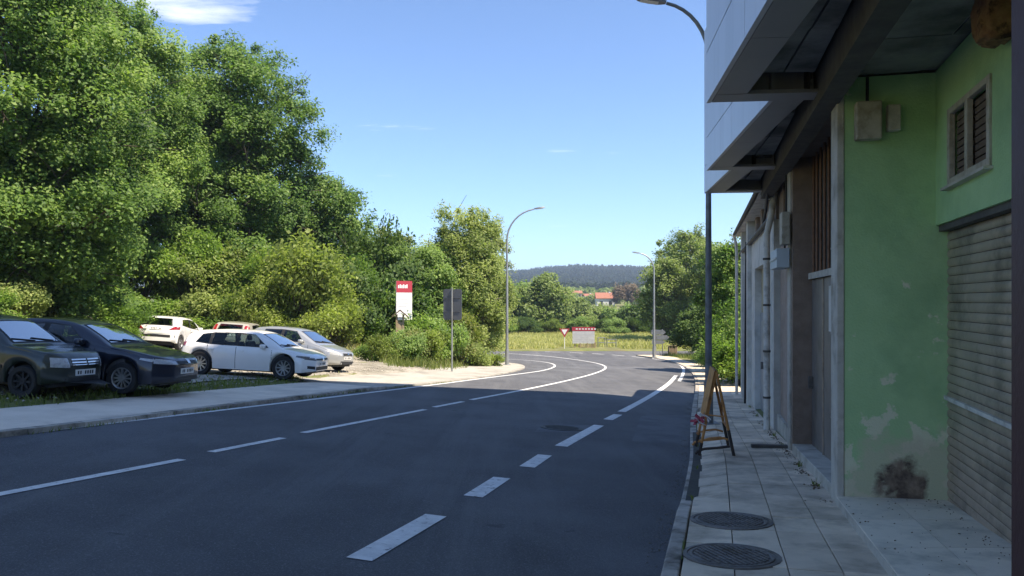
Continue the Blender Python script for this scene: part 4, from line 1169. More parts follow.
def street_lamp(label, base_pt, height, arm, ang, r0=.085, mat_=None, face=0):
    mat_ = mat_ or M_galv
    root = empty('street_lamp', base_pt, ang)           # arm runs along local +X
    tag(root, label, 'street lamp', 'street lamps along the road')
    zt = height; bend = arm * .95
    pts = [(0, 0, 0), (0, 0, .9), (0, 0, .901), (0, 0, zt * .45), (0, 0, zt - bend)]
    rad = [r0 * 1.35, r0 * 1.3, r0, r0 * .85, r0 * .62]
    for k in range(1, 9):
        a = k / 8 * R(80)
        pts.append((bend * (1 - math.cos(a)) / (1 - math.cos(R(80))) * (arm - .35) / bend, 0, zt - bend + bend * math.sin(a) / math.sin(R(80)))); rad.append(r0 * (.62 - .02 * k))
    MB().tube(pts, rad, 12).build('pole', mat_, root, smooth=True)
    MB().box(-.2, .2, -.2, .2, -.1, .03).build('base_plate', mat_, root, bevel=.01)
    M_ = Matrix.Translation((arm - .34, 0, zt + .01)) @ Matrix.Rotation(R(-9), 4, 'Y')
    h = MB(); prof = [(0, .05, .035), (.12, .10, .055), (.35, .13, .06), (.58, .10, .045), (.66, .04, .02)]
    vs = []
    for (x, w, t) in prof: vs += [M_ @ Vector(p) for p in ((x, -w, -t * .5), (x, w, -t * .5), (x, w * .8, t), (x, -w * .8, t))]
    fs = [(4 * i + k, 4 * i + (k + 1) % 4, 4 * i + 4 + (k + 1) % 4, 4 * i + 4 + k) for i in range(4) for k in range(4)] + [(3, 2, 1, 0), (16, 17, 18, 19)]
    hd = h.add(vs, fs).build('lamp_head', M_head, root, smooth=True)
    MB().box(.16, .54, -.08, .08, -.045, -.032, M_).build('diffuser', M_lens2, hd)
    return root
def gp(px, py, off=0., f=road_z): return cast(px, py, off, f)
# near lamp at the kerb
y = 16.5; x = (708.5 - CX) / FPX * y
street_lamp('tall grey street lamp at the kerb just behind the orange folding sign', (x, y, float(base(y))), 7.9 - float(base(y)), 1.24, R(180), r0=.075, mat_=M_pole)
p = gp(507, 365, .05)
street_lamp('curved street lamp standing on the left pavement tip at the bend', p, (365 - 209) / FPX * p.y, (540 - 507) / FPX * p.y, R(4), r0=.085)
p = gp(654, 357.3, .1); PLAMP = p
street_lamp('street lamp at the right corner of the bend, arm to the left', p, (357.3 - 253.5) / FPX * p.y, (654 - 636) / FPX * p.y, R(180), r0=.10)
p = Vector(((674 - CX) / FPX * 92, 92, float(terrain(np.array(15.), np.array(92.)))))
street_lamp('small distant street lamp in front of the tall pale trees', (p.x, p.y, p.z), CAMZ + (HY - 296) / FPX * 92 - p.z, 1.0, R(180), r0=.09)

# --- folding road sign on the pavement, seen edge-on
bp = Vector(((714 - CX) / FPX * 12.0, 12.0)); bz = float(base(12.0))
fs_ = empty('folding_sign', (bp.x, bp.y, bz), math.atan2(bdir.y, bdir.x) + R(4))    # local x along the pavement, y towards the road
tag(fs_, 'rusty orange folding road sign standing on the pavement in front of the lamp', 'road sign')
HT = 1.27
for sgn, nm, m_ in ((1, 'front_frame', M_orng), (-1, 'rear_frame', M_orng)):
    fr = MB(); foot = .25 if sgn > 0 else -.26
    def P(x, h): return (x, foot * (1 - h / HT) , h)
    for xx in (-.36, .36):
        fr.tube([P(xx, .02), P(xx, HT)], .021, 8)
    fr.tube([P(-.36, HT), P(.36, HT)], .02, 8); fr.tube([P(-.36, .42), P(.36, .42)], .016, 8)
    f_ = fr.build(nm, m_, fs_, smooth=True)
    for xx in (-.36, .36):
        MB().tube([P(xx, .012), P(xx, .40 if sgn < 0 else .2)], .0235, 8).build('leg_end', M_sblk, f_, smooth=True)
        if sgn > 0:              # bowed braces across to the other frame
            MB().tube([(xx, .30, .03), (xx, .27, .075), (xx, .17, .11), (xx, -.05, .135), (xx, -.20, .16)], .02, 8).build('bowed_brace', M_sblk if xx < 0 else M_orng, f_, smooth=True)
            MB().tube([(xx, .24, .22), (xx, .10, .27), (xx, -.06, .29), (xx, -.17, .26)], .015, 8).build('bowed_brace', M_orng, f_, smooth=True)
    if sgn > 0:
        bd = MB()
        def Q(x, h, o): q = P(x, h); return (q[0], q[1] + o, q[2])
        vs = [Q(-.40, .56, .026), Q(.40, .56, .026), Q(.40, 1.29, .026), Q(-.40, 1.29, .026), Q(-.40, .56, .034), Q(.40, .56, .034), Q(.40, 1.29, .034), Q(-.40, 1.29, .034)]
        bd.add(vs, [(0, 1, 2, 3), (7, 6, 5, 4), (0, 4, 5, 1), (1, 5, 6, 2), (2, 6, 7, 3), (3, 7, 4, 0)]).build('board', M_orng, f_)
    else:
        bd = MB(); vs = [(-.36, P(0, .75)[1] - .02, .75), (-.30, P(0, .75)[1] - .02, .75), (.36, P(0, .5)[1] - .02, .46), (.30, P(0, .5)[1] - .02, .46)]
        bd.tube([P(-.36, .9), P(.36, .5)], .012, 6).build('brace', M_orng, f_, smooth=True)
MB().tube([(-.36, .12, .62), (-.36, -.1, .60), (-.36, -.13, .62)], .012, 6).build('spreader', M_orng, fs_, smooth=True)
# strip of red and white tape tied to it
tp = empty('barrier_tape', (bp.x, bp.y, bz), fs_.rotation_euler.z)
tag(tp, 'scrap of red and white barrier tape knotted to the folding sign', 'tape')
rt = random.Random(4)
for k in range(9):
    a = Vector((-.40 + rt.uniform(-.05, .05), .19 + rt.uniform(-.06, .16), .62 + rt.uniform(-.10, .09)))
    d = Vector((rt.uniform(-1, 1), rt.uniform(-1, 1), rt.uniform(-1, .6))).normalized() * .09
    w_ = Vector((rt.uniform(-1, 1), rt.uniform(-1, 1), rt.uniform(-1, 1))).cross(d).normalized() * .022
    b_ = d.cross(w_).normalized() * .02
    vs = [a - d - w_, a + b_ - w_, a + d - w_, a - d + w_, a + b_ + w_, a + d + w_]
    MB().add(vs, [(0, 1, 4, 3), (1, 2, 5, 4)]).build('tape_strip', M_sred if k % 2 else M_swht, tp)

# --- two sign backs on one post
p = gp(452, 371.5, .05)
sp_ = empty('double_sign', p, R(-18)); tag(sp_, 'pair of dark grey sign backs side by side on one post at the apron', 'road sign')
k = p.y / FPX
H1 = (371.5 - 289) * k
MB().tube([(0, 0, 0), (0, 0, H1 + .05)], .035, 10).build('post', M_galv, sp_, smooth=True)
def rrect(w, h, r, n=5):
    out = []
    for (cx, cy, a0) in ((w / 2 - r, h / 2 - r, 0), (-w / 2 + r, h / 2 - r, 90), (-w / 2 + r, -h / 2 + r, 180), (w / 2 - r, -h / 2 + r, 270)):
        for i in range(n + 1):
            a = R(a0 + 90 * i / n); out.append((cx + r * math.cos(a), cy + r * math.sin(a)))
    return out
def plate(mb, outline, y0, y1, cx, cz):
    n = len(outline)
    vs = [(cx + a, y0, cz + b) for a, b in outline] + [(cx + a, y1, cz + b) for a, b in outline]
    return mb.add(vs, [tuple(range(n)), tuple(range(2 * n - 1, n - 1, -1))] + [(i, (i + 1) % n, n + (i + 1) % n, n + i) for i in range(n)])
wS_ = 9.6 * k; hS = 31 * k
for sx in (-1, 1):
    s_ = plate(MB(), rrect(wS_, hS, .10), .045, .075, sx * (wS_ / 2 + .012), H1 - hS / 2).build('panel', M_sgry, sp_)
    for zz in (.28, .72): MB().box(sx * .03, sx * (wS_ - .06), .02, .046, H1 - hS * zz - .02, H1 - hS * zz + .02).build('bracket', M_sgry, s_)

# --- red and white information board in the bushes
yB = 40.0; k = yB / FPX
x0 = (404 - CX) * k; zt = CAMZ + (HY - 281) * k; zb_ = CAMZ + (HY - 320) * k; zg_ = float(terrain(np.array(x0), np.array(yB)))
ib = empty('information_board', (x0, yB, zg_), R(38)); tag(ib, 'upright white board with red top standing among the bushes on timber posts', 'sign board')
wB = 16.5 * k / math.cos(R(38)) * .86
lz = lambda z: z - zg_
MB().box(-wB / 2, wB / 2, -.03, .03, lz(zb_), lz(zt)).build('board', M_swht, ib, bevel=.006)
hd_ = MB().box(-wB / 2 + .0, wB / 2, -.036, -.031, lz(zt) - 11.5 * k, lz(zt)).build('red_header', M_sred, ib)
for j in range(6): MB().box(-wB * .40 + j * wB * .105, -wB * .40 + j * wB * .105 + wB * .075, -.040, -.0365, lz(zt) - 7.2 * k, lz(zt) - (4.2 - .8 * (j % 2)) * k).build('header_letter', M_swht, hd_)
for j in range(5): MB().box(-wB * .40, wB * (.36 - .1 * (j % 3)), -.034, -.0305, lz(zt) - (19 + 3.4 * j) * k, lz(zt) - (18.1 + 3.4 * j) * k).build('text_line', mat('faint_print', (.45, .46, .50), None, .7), ib)
for sx in (-1, 1): MB().box(sx * wB * .36 - .05, sx * wB * .36 + .05, .031, .12, 0, lz(zt) - .15).build('post', M_timb, ib)
# little gabled notice post in front of it
yN = 38.6; k = yN / FPX; xN = (400 - CX) * k; zN = float(terrain(np.array(xN), np.array(yN)))
nb_ = empty('notice_post', (xN, yN, zN), R(8)); tag(nb_, 'small dark gabled timber notice roof in front of the red and white board', 'notice board')
za = CAMZ + (HY - 311) * k - zN; zb2 = CAMZ + (HY - 317.5) * k - zN; hw = 8 * k
for sx in (-1, 1):
    vs = [(0, -.22, za), (0, .22, za), (sx * hw, .22, zb2), (sx * hw, -.22, zb2)]; up_ = [(a, b, c + .07) for a, b, c in vs]
    MB().add(vs + up_, [(0, 1, 2, 3), (7, 6, 5, 4), (0, 4, 5, 1), (1, 5, 6, 2), (2, 6, 7, 3), (3, 7, 4, 0)]).build('roof_half', M_dtimb, nb_)
    MB().box(sx * .16 - .045, sx * .16 + .045, -.05, .05, 0, zb2 + .16).build('post', M_timb, nb_)
MB().box(-.20, .20, -.03, .03, zb2 - .12, zb2 + .02).build('panel', M_swht, nb_)
MB().box(-.17, .17, -.02, .02, zb2 - .62, zb2 - .2).build('panel', M_timb, nb_)

# --- things across the bend: give way sign, works board, fence, bench, bin
fz = lambda x, y: float(terrain(np.array(x), np.array(y)))
yG = Y_FAR + 1.0; k = yG / FPX; xG = (564.5 - CX) * k; zG = fz(xG, yG)
gw = empty('give_way_sign', (xG, yG, zG)); tag(gw, 'give way sign, white triangle with red edge, on a post by the field', 'road sign')
zt = CAMZ + (HY - 328.5) * k - zG
MB().tube([(0, .04, 0), (0, .04, zt - .05)], .035, 8).build('post', M_swht, gw, smooth=True)
def tri(mb, s, y0, y1, cz):
    o = [(-s, s * .58), (0, -s * 1.15), (s, s * .58)]
    return plate(mb, o, y0, y1, 0, cz)
tri(MB(), .50, -.02, .0, zt - .30).build('red_border', M_sred, gw)
tri(MB(), .30, -.028, -.0205, zt - .27).build('white_face', M_swht, gw)
yW = Y_FAR + 2.2; k = yW / FPX; xW = (583.5 - CX) * k; zW = fz(xW, yW)
wbd = empty('works_board', (xW, yW, zW), R(-3)); tag(wbd, 'wide board with red band and pale grey face on pale planks beside the field', 'sign board')
w2 = 11 * k; zt = CAMZ + (HY - 327) * k - zW; zm = CAMZ + (HY - 343.5) * k - zW
MB().box(-w2, w2, -.04, .04, zm, zt - 4 * k).build('board', mat('pale_grey_print', (.42, .42, .44), (.52, .52, .54), .6, scale=3), wbd)
MB().box(-w2 - .05, w2 + .05, -.05, .04, zt - 3.95 * k, zt).build('red_band', M_sred, wbd)
for j in range(7): MB().box(-w2 * .7 + j * .3, -w2 * .7 + j * .3 + .18, -.056, -.051, zt - 2.6 * k, zt - 1.4 * k).build('letter', M_swht, wbd)
for j in range(4): MB().box(-w2 * .85, w2 * (.5 + .1 * (j % 2)), -.046, -.041, zm + (2 + 2.2 * j) * k, zm + (2.6 + 2.2 * j) * k).build('text_line', mat('faint_print', (.45, .46, .50), None, .7), wbd)
for sx in (-1, 1):
    MB().box(sx * w2 * .78 - .06, sx * w2 * .78 + .06, .041, .16, 0, zt - .2).build('post', M_timb, wbd)
for j, (a, b) in enumerate(((.05, .16), (.24, .35), (.44, .56))): MB().box(-w2 * .5, w2 * 1.15, -.02, .02, a, b).build('plank', M_timb, wbd)
for sx in (-.3, .35, 1.0): MB().box(sx * w2 - .05, sx * w2 + .05, -.06, -.021, 0, zm + .05).build('batten', M_timb, wbd)
for i, (pxa, pxb, dy_) in enumerate(((598, 605, 3.0), (607, 616, 3.3))):
    yF = Y_FAR + dy_; k = yF / FPX; xa, xb = (pxa - CX) * k, (pxb - CX) * k; zF = fz((xa + xb) / 2, yF)
    fn = empty('rail_barrier', ((xa + xb) / 2, yF, zF)); tag(fn, ('short grey green metal barrier next to the works board', 'low grey rail barrier farther right of the works board')[i], 'barrier', 'low barriers at the field edge')
    hw = (xb - xa) / 2; hh = (.95, .80)[i]
    for sx in (-1, 1): MB().tube([(sx * hw, 0, 0), (sx * hw, 0, hh)], .045, 8).build('post', M_pole, fn, smooth=True)
    for z in (.45, hh - .02): MB().tube([(-hw, 0, z), (hw, 0, z)], .04, 8).build('rail', M_pole, fn, smooth=True)
# cluster near the right lamp: direction sign seen from behind and a timber bin
yD = PLAMP.y + 3.0; k = yD / FPX; xD = (659 - CX) * k; zD = fz(xD, yD)
ds = empty('direction_sign', (xD, yD, zD), R(-20)); tag(ds, 'grey backs of direction panels on posts behind the right lamp', 'road sign')
for sx in (-.28, .28): MB().tube([(sx, .05, 0), (sx, .05, 2.2)], .035, 8).build('post', M_galv, ds, smooth=True)
for (a, b, z0_, z1_) in ((-.65, .35, 1.75, 2.15), (-.35, .65, 1.32, 1.70), (-.6, .3, .95, 1.26)):
    vs = [(a, 0, z0_), (b, 0, z0_), (b + .22, 0, (z0_ + z1_) / 2), (b, 0, z1_), (a, 0, z1_)]; n = 5
    MB().add(vs + [(x, .03, z) for x, _, z in vs], [(0, 1, 2, 3, 4), (9, 8, 7, 6, 5)] + [(i, (i + 1) % 5, 5 + (i + 1) % 5, 5 + i) for i in range(5)]).build('arrow_panel', M_galv, ds)
yK = PLAMP.y + 6; k = yK / FPX; xK = (672.5 - CX) * k; zK = fz(xK, yK)
bn = empty('litter_bin', (xK, yK, zK)); tag(bn, 'squat timber slatted bin on the verge past the right lamp', 'bin')
MB().box(-.36, .36, -.26, .26, .06, .86).build('liner', M_dark, bn)
for j in range(6):
    MB().box(-.37 + j * .125, -.37 + j * .125 + .105, -.30, -.262, .04, .9).build('slat', M_timb, bn)
MB().box(-.42, .42, -.32, .30, .905, .96).build('lid', M_dtimb, bn)
# ================================================================== vegetation
def leaf_quads(P, nrm, ln, wd, rng):
    n = len(P)
    nrm = nrm / np.linalg.norm(nrm, axis=1)[:, None]
    t = rng.normal(size=(n, 3)); t -= nrm * (t * nrm).sum(1)[:, None]; t /= np.linalg.norm(t, axis=1)[:, None]
    b = np.cross(nrm, t)
    k = rng.uniform(.7, 1.3, n)[:, None]
    a0 = P - t * ln * k * .5; a1 = P + b * wd * k * .5 - t * ln * k * .05 + nrm * wd * .16; a2 = P + t * ln * k * .5; a3 = P - b * wd * k * .5 - t * ln * k * .05 + nrm * wd * .16
    V = np.stack([a0, a1, a2, a3], 1).reshape(-1, 3)
    F = np.arange(4 * n).reshape(n, 4)
    return V, F
def set_tint(me, tint):
    at = me.attributes.new('tint', 'FLOAT', 'FACE'); at.data.foreach_set('value', np.clip(tint, 0, 1).astype(np.float32))
def puffs_in(boughs, per, rng, shell=.45):
    C, Rr, Bi = [], [], []
    for bi, (c, r) in enumerate(boughs):
        n = max(3, int(per * rng.uniform(.75, 1.25)))
        d = rng.normal(size=(n, 3)); d /= np.linalg.norm(d, axis=1)[:, None]
        d[:, 2] = np.where(d[:, 2] < -.35, -d[:, 2] * .6, d[:, 2])
        rad = (shell + (1 - shell) * rng.random(n) ** .7 + .35 * (rng.random(n) < .18) * rng.random(n))[:, None]
        C.append(np.array(c) + d * np.array(r) * rad); Rr.append(np.full(n, 1.0)); Bi.append(np.full(n, bi))
    return np.concatenate(C), np.concatenate(Bi)
def crown_mesh(name, boughs, per, leaves, pr, ln, wd, rng, up=.55, flat=.92, shell=.45, tintv=.16):
    C, Bi = puffs_in(boughs, per, rng, shell)
    btint = rng.normal(.5, tintv, len(boughs)); ptint = rng.normal(0, .10, len(C))
    npf = np.maximum(4, (leaves / len(C) * rng.uniform(.5, 1.5, len(C))).astype(int))
    idx = np.repeat(np.arange(len(C)), npf); n = len(idx)
    d = rng.normal(size=(n, 3)); d /= np.linalg.norm(d, axis=1)[:, None]
    rr_ = (pr * rng.uniform(.5, 1.6, len(C)))[idx] * rng.random(n) ** .5
    P = C[idx] + d * rr_[:, None] * np.array([1, 1, flat])
    nrm = d * .3 + rng.normal(size=(n, 3)) * .5 + np.array([.45, -.35, .8]) * (up + .45)
    V, F = leaf_quads(P, nrm, ln, wd, rng)
    me = mesh_np(name, V, F)
    set_tint(me, btint[Bi[idx]] + ptint[idx] + rng.normal(0, .20, n))
    return me, C
def limb(a, b, r0, r1, rng, n=6, sag=.12):
    a, b = np.array(a, float), np.array(b, float); L = np.linalg.norm(b - a)
    pts, rad = [], []
    off = rng.normal(size=3) * L * sag * .5; off[2] = abs(off[2])
    for i in range(n):
        t = i / (n - 1); p = a * (1 - t) + b * t + off * math.sin(math.pi * t) + (rng.normal(size=3) * L * .015 if 0 < i < n - 1 else 0)
        pts.append(tuple(p)); rad.append(r0 * (1 - t) + r1 * t)
    return pts, rad
def ellipsoid_boughs(rng, cz, rx, ry, rz, n, br, low=-.75, jit=.16):
    """bough centres spread over an egg-shaped crown, wider below the middle"""
    out = []
    for i in range(n):
        z = low + (1 - low) * (i + .5) / n; a = i * 2.39996 + rng.normal() * .35
        w = math.sqrt(max(.04, 1 - z * z)); k = .74 + rng.normal() * jit * .6
        c = np.array([rx * w * math.cos(a) * k, ry * w * math.sin(a) * k, cz + rz * z * .80 + rng.normal() * br * .25])
        r = br * rng.uniform(.65, 1.3)
        out.append((c, np.array([r, r, r * rng.uniform(.8, 1.15)])))
    for i in range(max(2, n // 6)):
        out.append((np.array([rng.normal() * rx * .2, rng.normal() * ry * .2, cz + rz * rng.uniform(-.4, .5)]), np.array([br, br, br * .9])))
    return out
M_bark = mat('bark', (.055, .043, .033), (.095, .078, .06), .95, scale=7, bump=.8, bscale=30, stretch=(1, 1, .25))
M_bark2 = mat('grey_bark', (.10, .09, .078), (.16, .145, .125), .95, scale=7, bump=.7, bscale=30, stretch=(1, 1, .25))
LF_oak = leafmat('oak_leaves', (.045, .095, .024), (.135, .235, .055), (.27, .37, .105), .48)
LF_oak2 = leafmat('deep_green_leaves', (.038, .082, .022), (.115, .21, .050), (.235, .335, .098), .48)
LF_yel = leafmat('yellow_green_leaves', (0.125, 0.169, 0.053), (0.250, 0.312, 0.098), (0.388, 0.438, 0.163), .48)
LF_pale = leafmat('pale_silver_leaves', (0.120, 0.155, 0.060), (0.220, 0.260, 0.100), (0.330, 0.360, 0.160), .45)
LF_bush = leafmat('bramble_leaves', (0.082, 0.146, 0.046), (0.190, 0.294, 0.082), (0.336, 0.444, 0.144), .48)
LF_dark = leafmat('dark_shrub_leaves', (0.040, 0.081, 0.023), (0.083, 0.146, 0.040), (0.153, 0.223, 0.060), .42)
LF_far = leafmat('far_tree_leaves', (0.100, 0.150, 0.050), (0.195, 0.260, 0.085), (0.290, 0.350, 0.130), .48)
LF_gras = leafmat('grass_blades', (0.262, 0.262, 0.102), (0.411, 0.402, 0.160), (0.561, 0.532, 0.262), .45)
LF_vgr = leafmat('verge_grass_blades', (0.090, 0.130, 0.035), (0.170, 0.210, 0.060), (0.300, 0.290, 0.130), .45)

def tree(name, label, x, y, ztop, rx, ry, leafm, seed, group, nb=34, leaves=60000, ln=.17, wd=.105, trunk=.22, crown_low=.28, br=None, pr=.45, bark=None, per=16, up=.55, shell=.45, cat='tree', zbase=None):
    rng = np.random.default_rng(seed)
    zb = fz(x, y) if zbase is None else zbase
    H = ztop - zb
    root = empty(name, (x, y, zb)); tag(root, label, cat, group)
    zl_ = H * crown_low; rz = (H - zl_) / 2; cz = zl_ + rz
    br = br or min(rx, rz) * .36
    bo = ellipsoid_boughs(rng, cz, rx, ry, rz, nb, br, low=-.93)
    me, C = crown_mesh('crown', bo, per, leaves, pr, ln, wd, rng, up=up, shell=shell)
    link('crown', me, leafm, root)
    tk = MB(); top = H * .86
    tp_, tr_ = limb((0, 0, -.3), (rng.normal() * rx * .08, rng.normal() * ry * .08, top), trunk * 1.15, trunk * .18, rng, 9, .05)
    tk.tube(tp_, tr_, 9)
    T = np.array(tp_)
    for i, (c, r) in enumerate(bo):
        zt_ = np.clip(c[2] * rng.uniform(.45, .75), H * .14, top * .9)
        a = np.array([np.interp(zt_, T[:, 2], T[:, 0]), np.interp(zt_, T[:, 2], T[:, 1]), zt_])
        lp, lr = limb(a, c, trunk * rng.uniform(.22, .42), .025, rng, 6, .16)
        tk.tube(lp, lr, 6, cap=False)
        for j in range(3):
            e_ = np.array(c) + rng.normal(size=3) * np.array(r) * .6
            lp2, lr2 = limb(lp[3 + j % 2], e_, .035, .010, rng, 4, .1); tk.tube(lp2, lr2, 4, cap=False)
    tk.build('trunk', bark or M_bark, root, smooth=2, fix=False)
    return root
def px_tree(name, label, px, y, pytop, half_px, leafm, seed, group, **kw):
    k = y / FPX
    return tree(name, label, (px - CX) * k, y, CAMZ + (HY - pytop) * k, half_px * k, half_px * k * kw.pop('deep', .9), leafm, seed, group, **kw)
G_oak = 'tall trees on the bank behind the car park'
px_tree('oak_tree', 'huge green tree at the left edge, its top cut off by the frame', 22, 32, -95, 120, LF_oak, 11, G_oak, nb=70, leaves=165000, crown_low=-.02, trunk=.34, br=1.8, pr=.66, per=20, shell=.3)
px_tree('oak_tree', 'tall oak in the second place from the left, behind the navy car', 112, 44, -24, 82, LF_oak, 12, G_oak, nb=58, leaves=125000, crown_low=-.02, trunk=.3, br=1.55, pr=.62, per=18, shell=.3)
px_tree('oak_tree', 'broad dark oak with visible limbs above the white hatchback', 238, 51, 36, 76, LF_oak2, 13, G_oak, nb=64, leaves=125000, crown_low=.02, trunk=.32, br=1.7, pr=.72, per=16, shell=.3, ln=.19, wd=.12)
px_tree('oak_tree', 'smaller oak right of the broad dark oak, standing against the sky', 322, 55, 174, 47, LF_oak2, 14, G_oak, nb=44, leaves=70000, crown_low=-.02, trunk=.22, br=1.35, pr=.62, per=15, shell=.3, ln=.19, wd=.12)
px_tree('oak_tree', 'young bright green oak filling the gap below the two tall oaks', 172, 47, 120, 54, LF_oak, 15, G_oak, nb=38, leaves=75000, crown_low=-.05, trunk=.2, br=1.3, pr=.56, per=15, shell=.3)
px_tree('maple_tree', 'rounded bright green tree low in front of the huge left tree', 62, 33.5, 135, 62, LF_oak, 16, G_oak, nb=36, leaves=70000, crown_low=-.05, trunk=.2, br=1.25, pr=.54, per=15, shell=.3)
px_tree('oak_tree', 'tree showing between the second tall oak and the broad dark oak', 188, 58, 62, 44, LF_oak, 17, G_oak, nb=40, leaves=60000, crown_low=.0, trunk=.25, br=1.7, pr=.7, per=14, shell=.3, ln=.2, wd=.13)
px_tree('oak_tree', 'tree filling the gap between the broad dark oak and the smaller oak', 276, 60, 205, 34, LF_oak2, 18, G_oak, nb=30, leaves=42000, crown_low=.0, trunk=.2, br=1.5, pr=.7, per=14, shell=.3, ln=.2, wd=.13)
px_tree('oak_tree', 'leafy tree low at the very left edge behind the green hatchback', -58, 30, 110, 75, LF_oak, 19, G_oak, nb=34, leaves=50000, crown_low=-.03, trunk=.22, br=1.4, pr=.6, per=14, shell=.3)
# shrubs along the bank: five meshes, many individuals
def shrub_mesh(seed, r, h, leaves, ln, wd, pr):
    rng = np.random.default_rng(seed)
    bo = []
    for i in range(13):
        a = rng.uniform(0, 6.283); q = r * math.sqrt(rng.random()) * .75; z = h * rng.uniform(.18, .78) * (1 - .35 * (q / r) ** 2)
        b = r * rng.uniform(.24, .42); bo.append((np.array([q * math.cos(a), q * math.sin(a), z]), np.array([b, b, b * rng.uniform(.7, 1.0)])))
    me, C = crown_mesh('foliage', bo, 16, leaves, pr, ln, wd, rng, up=.5, shell=.4, tintv=.13)
    st = MB()
    for c, b in bo:
        lp, lr = limb((rng.normal() * .12, rng.normal() * .12, -.15), c, .03, .008, rng, 5, .15); st.tube(lp, lr, 5, cap=False)
        for j in range(2):
            lp2, lr2 = limb(lp[2 + j], np.array(c) + rng.normal(size=3) * b * .8, .012, .004, rng, 4, .1); st.tube(lp2, lr2, 4, cap=False)
    ms = bpy.data.meshes.new('stems'); ms.from_pydata(st.v, [], st.f); ms.materials.append(M_bark)
    return me, ms
SH = [shrub_mesh(40 + i, 1.6, 2.5, 15000, .115, .07, .34) for i in range(4)]
SHL = [shrub_mesh(60 + i, 1.0, 1.3, 9000, .085, .05, .22) for i in range(3)]
rs = random.Random(9)
def shrub(kind, x, y, s, leafm, label, group, sz=1.0, name='shrub', z=None):
    me, ms = kind
    root = empty(name, (x, y, (fz(x, y) if z is None else z) - .05), rs.uniform(0, 6.28)); root.scale = (s * rs.uniform(.9, 1.15), s * rs.uniform(.9, 1.15), s * sz)
    key = me.name + leafm.name
    o = link('foliage', me, None, root)
    if len(me.materials) == 0: me.materials.append(leafm)
    o.material_slots[0].link = 'OBJECT'; o.material_slots[0].material = leafm
    link('stems', ms, None, root)
    tag(root, label, 'shrub', group)
    return root
def px_shrub(kind, px, y, s, leafm, label, group, sz=1.0, **kw): return shrub(kind, (px - CX) / FPX * y, y, s, leafm, label, group, sz, **kw)
G1 = 'shrubs in the hedge behind the parked cars'
L1 = 'dense green shrub in the hedge behind the parked cars'
for i, (px, y, s, sz, lm) in enumerate(((-25, 26, 1.0, .8, 0), (8, 29.5, 1.0, .9, 2), (84, 32.5, .8, .8, 0), (112, 33.5, 1.1, .95, 1), (128, 40.5, 1.3, .9, 0), (150, 41.2, 1.25, .9, 1), (176, 41.3, 1.2, .85, 0), (203, 41.5, 1.25, 1.0, 2), (232, 41.8, 1.2, 1.0, 1), (140, 44, 1.5, 1.2, 1), (190, 45, 1.5, 1.3, 0), (250, 46, 1.5, 1.3, 1), (100, 37, 1.3, 1.1, 1), (262, 44, 1.4, 1.2, 0), (-60, 23.5, 1.0, .8, 1), (220, 44.5, 1.5, 1.2, 2), (66, 33, 1.1, 1.0, 2))):
    px_shrub(SH[i % 4], px, y, s, (LF_bush, LF_oak, LF_yel)[lm], L1, G1, sz)
G2 = 'yellow green shrubs right of the white cars'
for i, (px, y, s, sz) in enumerate(((262, 41.5, 1.5, 1.25), (298, 42, 1.75, 1.45), (325, 41, 1.35, 1.15), (285, 40.8, 1.25, .9))):
    px_shrub(SH[i % 4], px, y, s, LF_yel, ('yellow green shrub behind the silver compact, leftmost of four', 'tallest yellow green shrub behind the silver compact', 'yellow green shrub behind the silver compact, rightmost of four', 'lowest yellow green shrub, in front, behind the silver compact')[i], G2, sz)
G3 = 'dark shrubs at the back of the gravel track'
for i, (px, y, s, sz) in enumerate(((345, 44, 1.5, 1.15), (362, 45, 1.6, 1.35), (385, 46, 1.7, 1.5), (412, 47, 1.8, 1.5), (372, 50, 2.0, 1.7), (336, 46, 1.3, .8), (355, 48, 1.6, 1.2))):
    px_shrub(SH[(i + 1) % 4], px, y, s, (LF_dark, LF_oak2)[i % 2], 'dark green shrub at the back of the gravel track', G3, sz)
G4 = 'low shrubs round the sign posts'
for i, (px, y, s, sz) in enumerate(((388, 36.3, 1.0, 1.15), (402, 36.9, 1.1, 1.25), (418, 37.6, 1.1, 1.3), (432, 38.2, 1.15, 1.3), (440, 39.5, 1.3, 1.5), (462, 40.2, 1.2, 1.3), (474, 41, 1.15, 1.1), (425, 39.8, 1.4, 1.5), (455, 42.5, 1.5, 1.6), (487, 42.6, .9, .9), (378, 37.6, 1.0, .9))):
    px_shrub(SHL[i % 3], px, y, s, (LF_yel, LF_bush, LF_vgr)[i % 3], 'low leafy shrub among the sign posts left of the bend', G4, sz)
# trees between the car park and the bend
G5 = 'trees left of the bend'
px_tree('willow_tree', 'feathery yellow green tree behind the left street lamp', 468, 50, 207, 44, LF_yel, 21, G5, nb=40, leaves=56000, crown_low=.05, trunk=.15, br=1.1, pr=.5, ln=.17, wd=.08, bark=M_bark2)
px_tree('bushy_tree', 'rounded green tree behind the pair of sign backs', 428, 48, 240, 40, LF_bush, 22, G5, nb=26, leaves=40000, crown_low=.05, trunk=.14, br=.95, pr=.45, ln=.15, wd=.08)
px_tree('bushy_tree', 'leafy tree spreading low just left of the street lamp on the pavement tip', 484, 52, 262, 26, LF_yel, 23, G5, nb=24, leaves=30000, crown_low=.03, trunk=.13, br=.95, pr=.45, ln=.15, wd=.08)
px_tree('poplar_tree', 'pale thin tree showing above the bushes right of the small oak', 388, 78, 228, 26, LF_pale, 24, G5, nb=26, leaves=22000, crown_low=.2, trunk=.16, br=1.1, pr=.6, ln=.24, wd=.14, bark=M_bark2)
px_tree('bushy_tree', 'dark green tree behind the information board', 400, 53, 264, 30, LF_dark, 25, G5, nb=26, leaves=32000, crown_low=.03, trunk=.13, br=1.0, pr=.45, ln=.16, wd=.09)
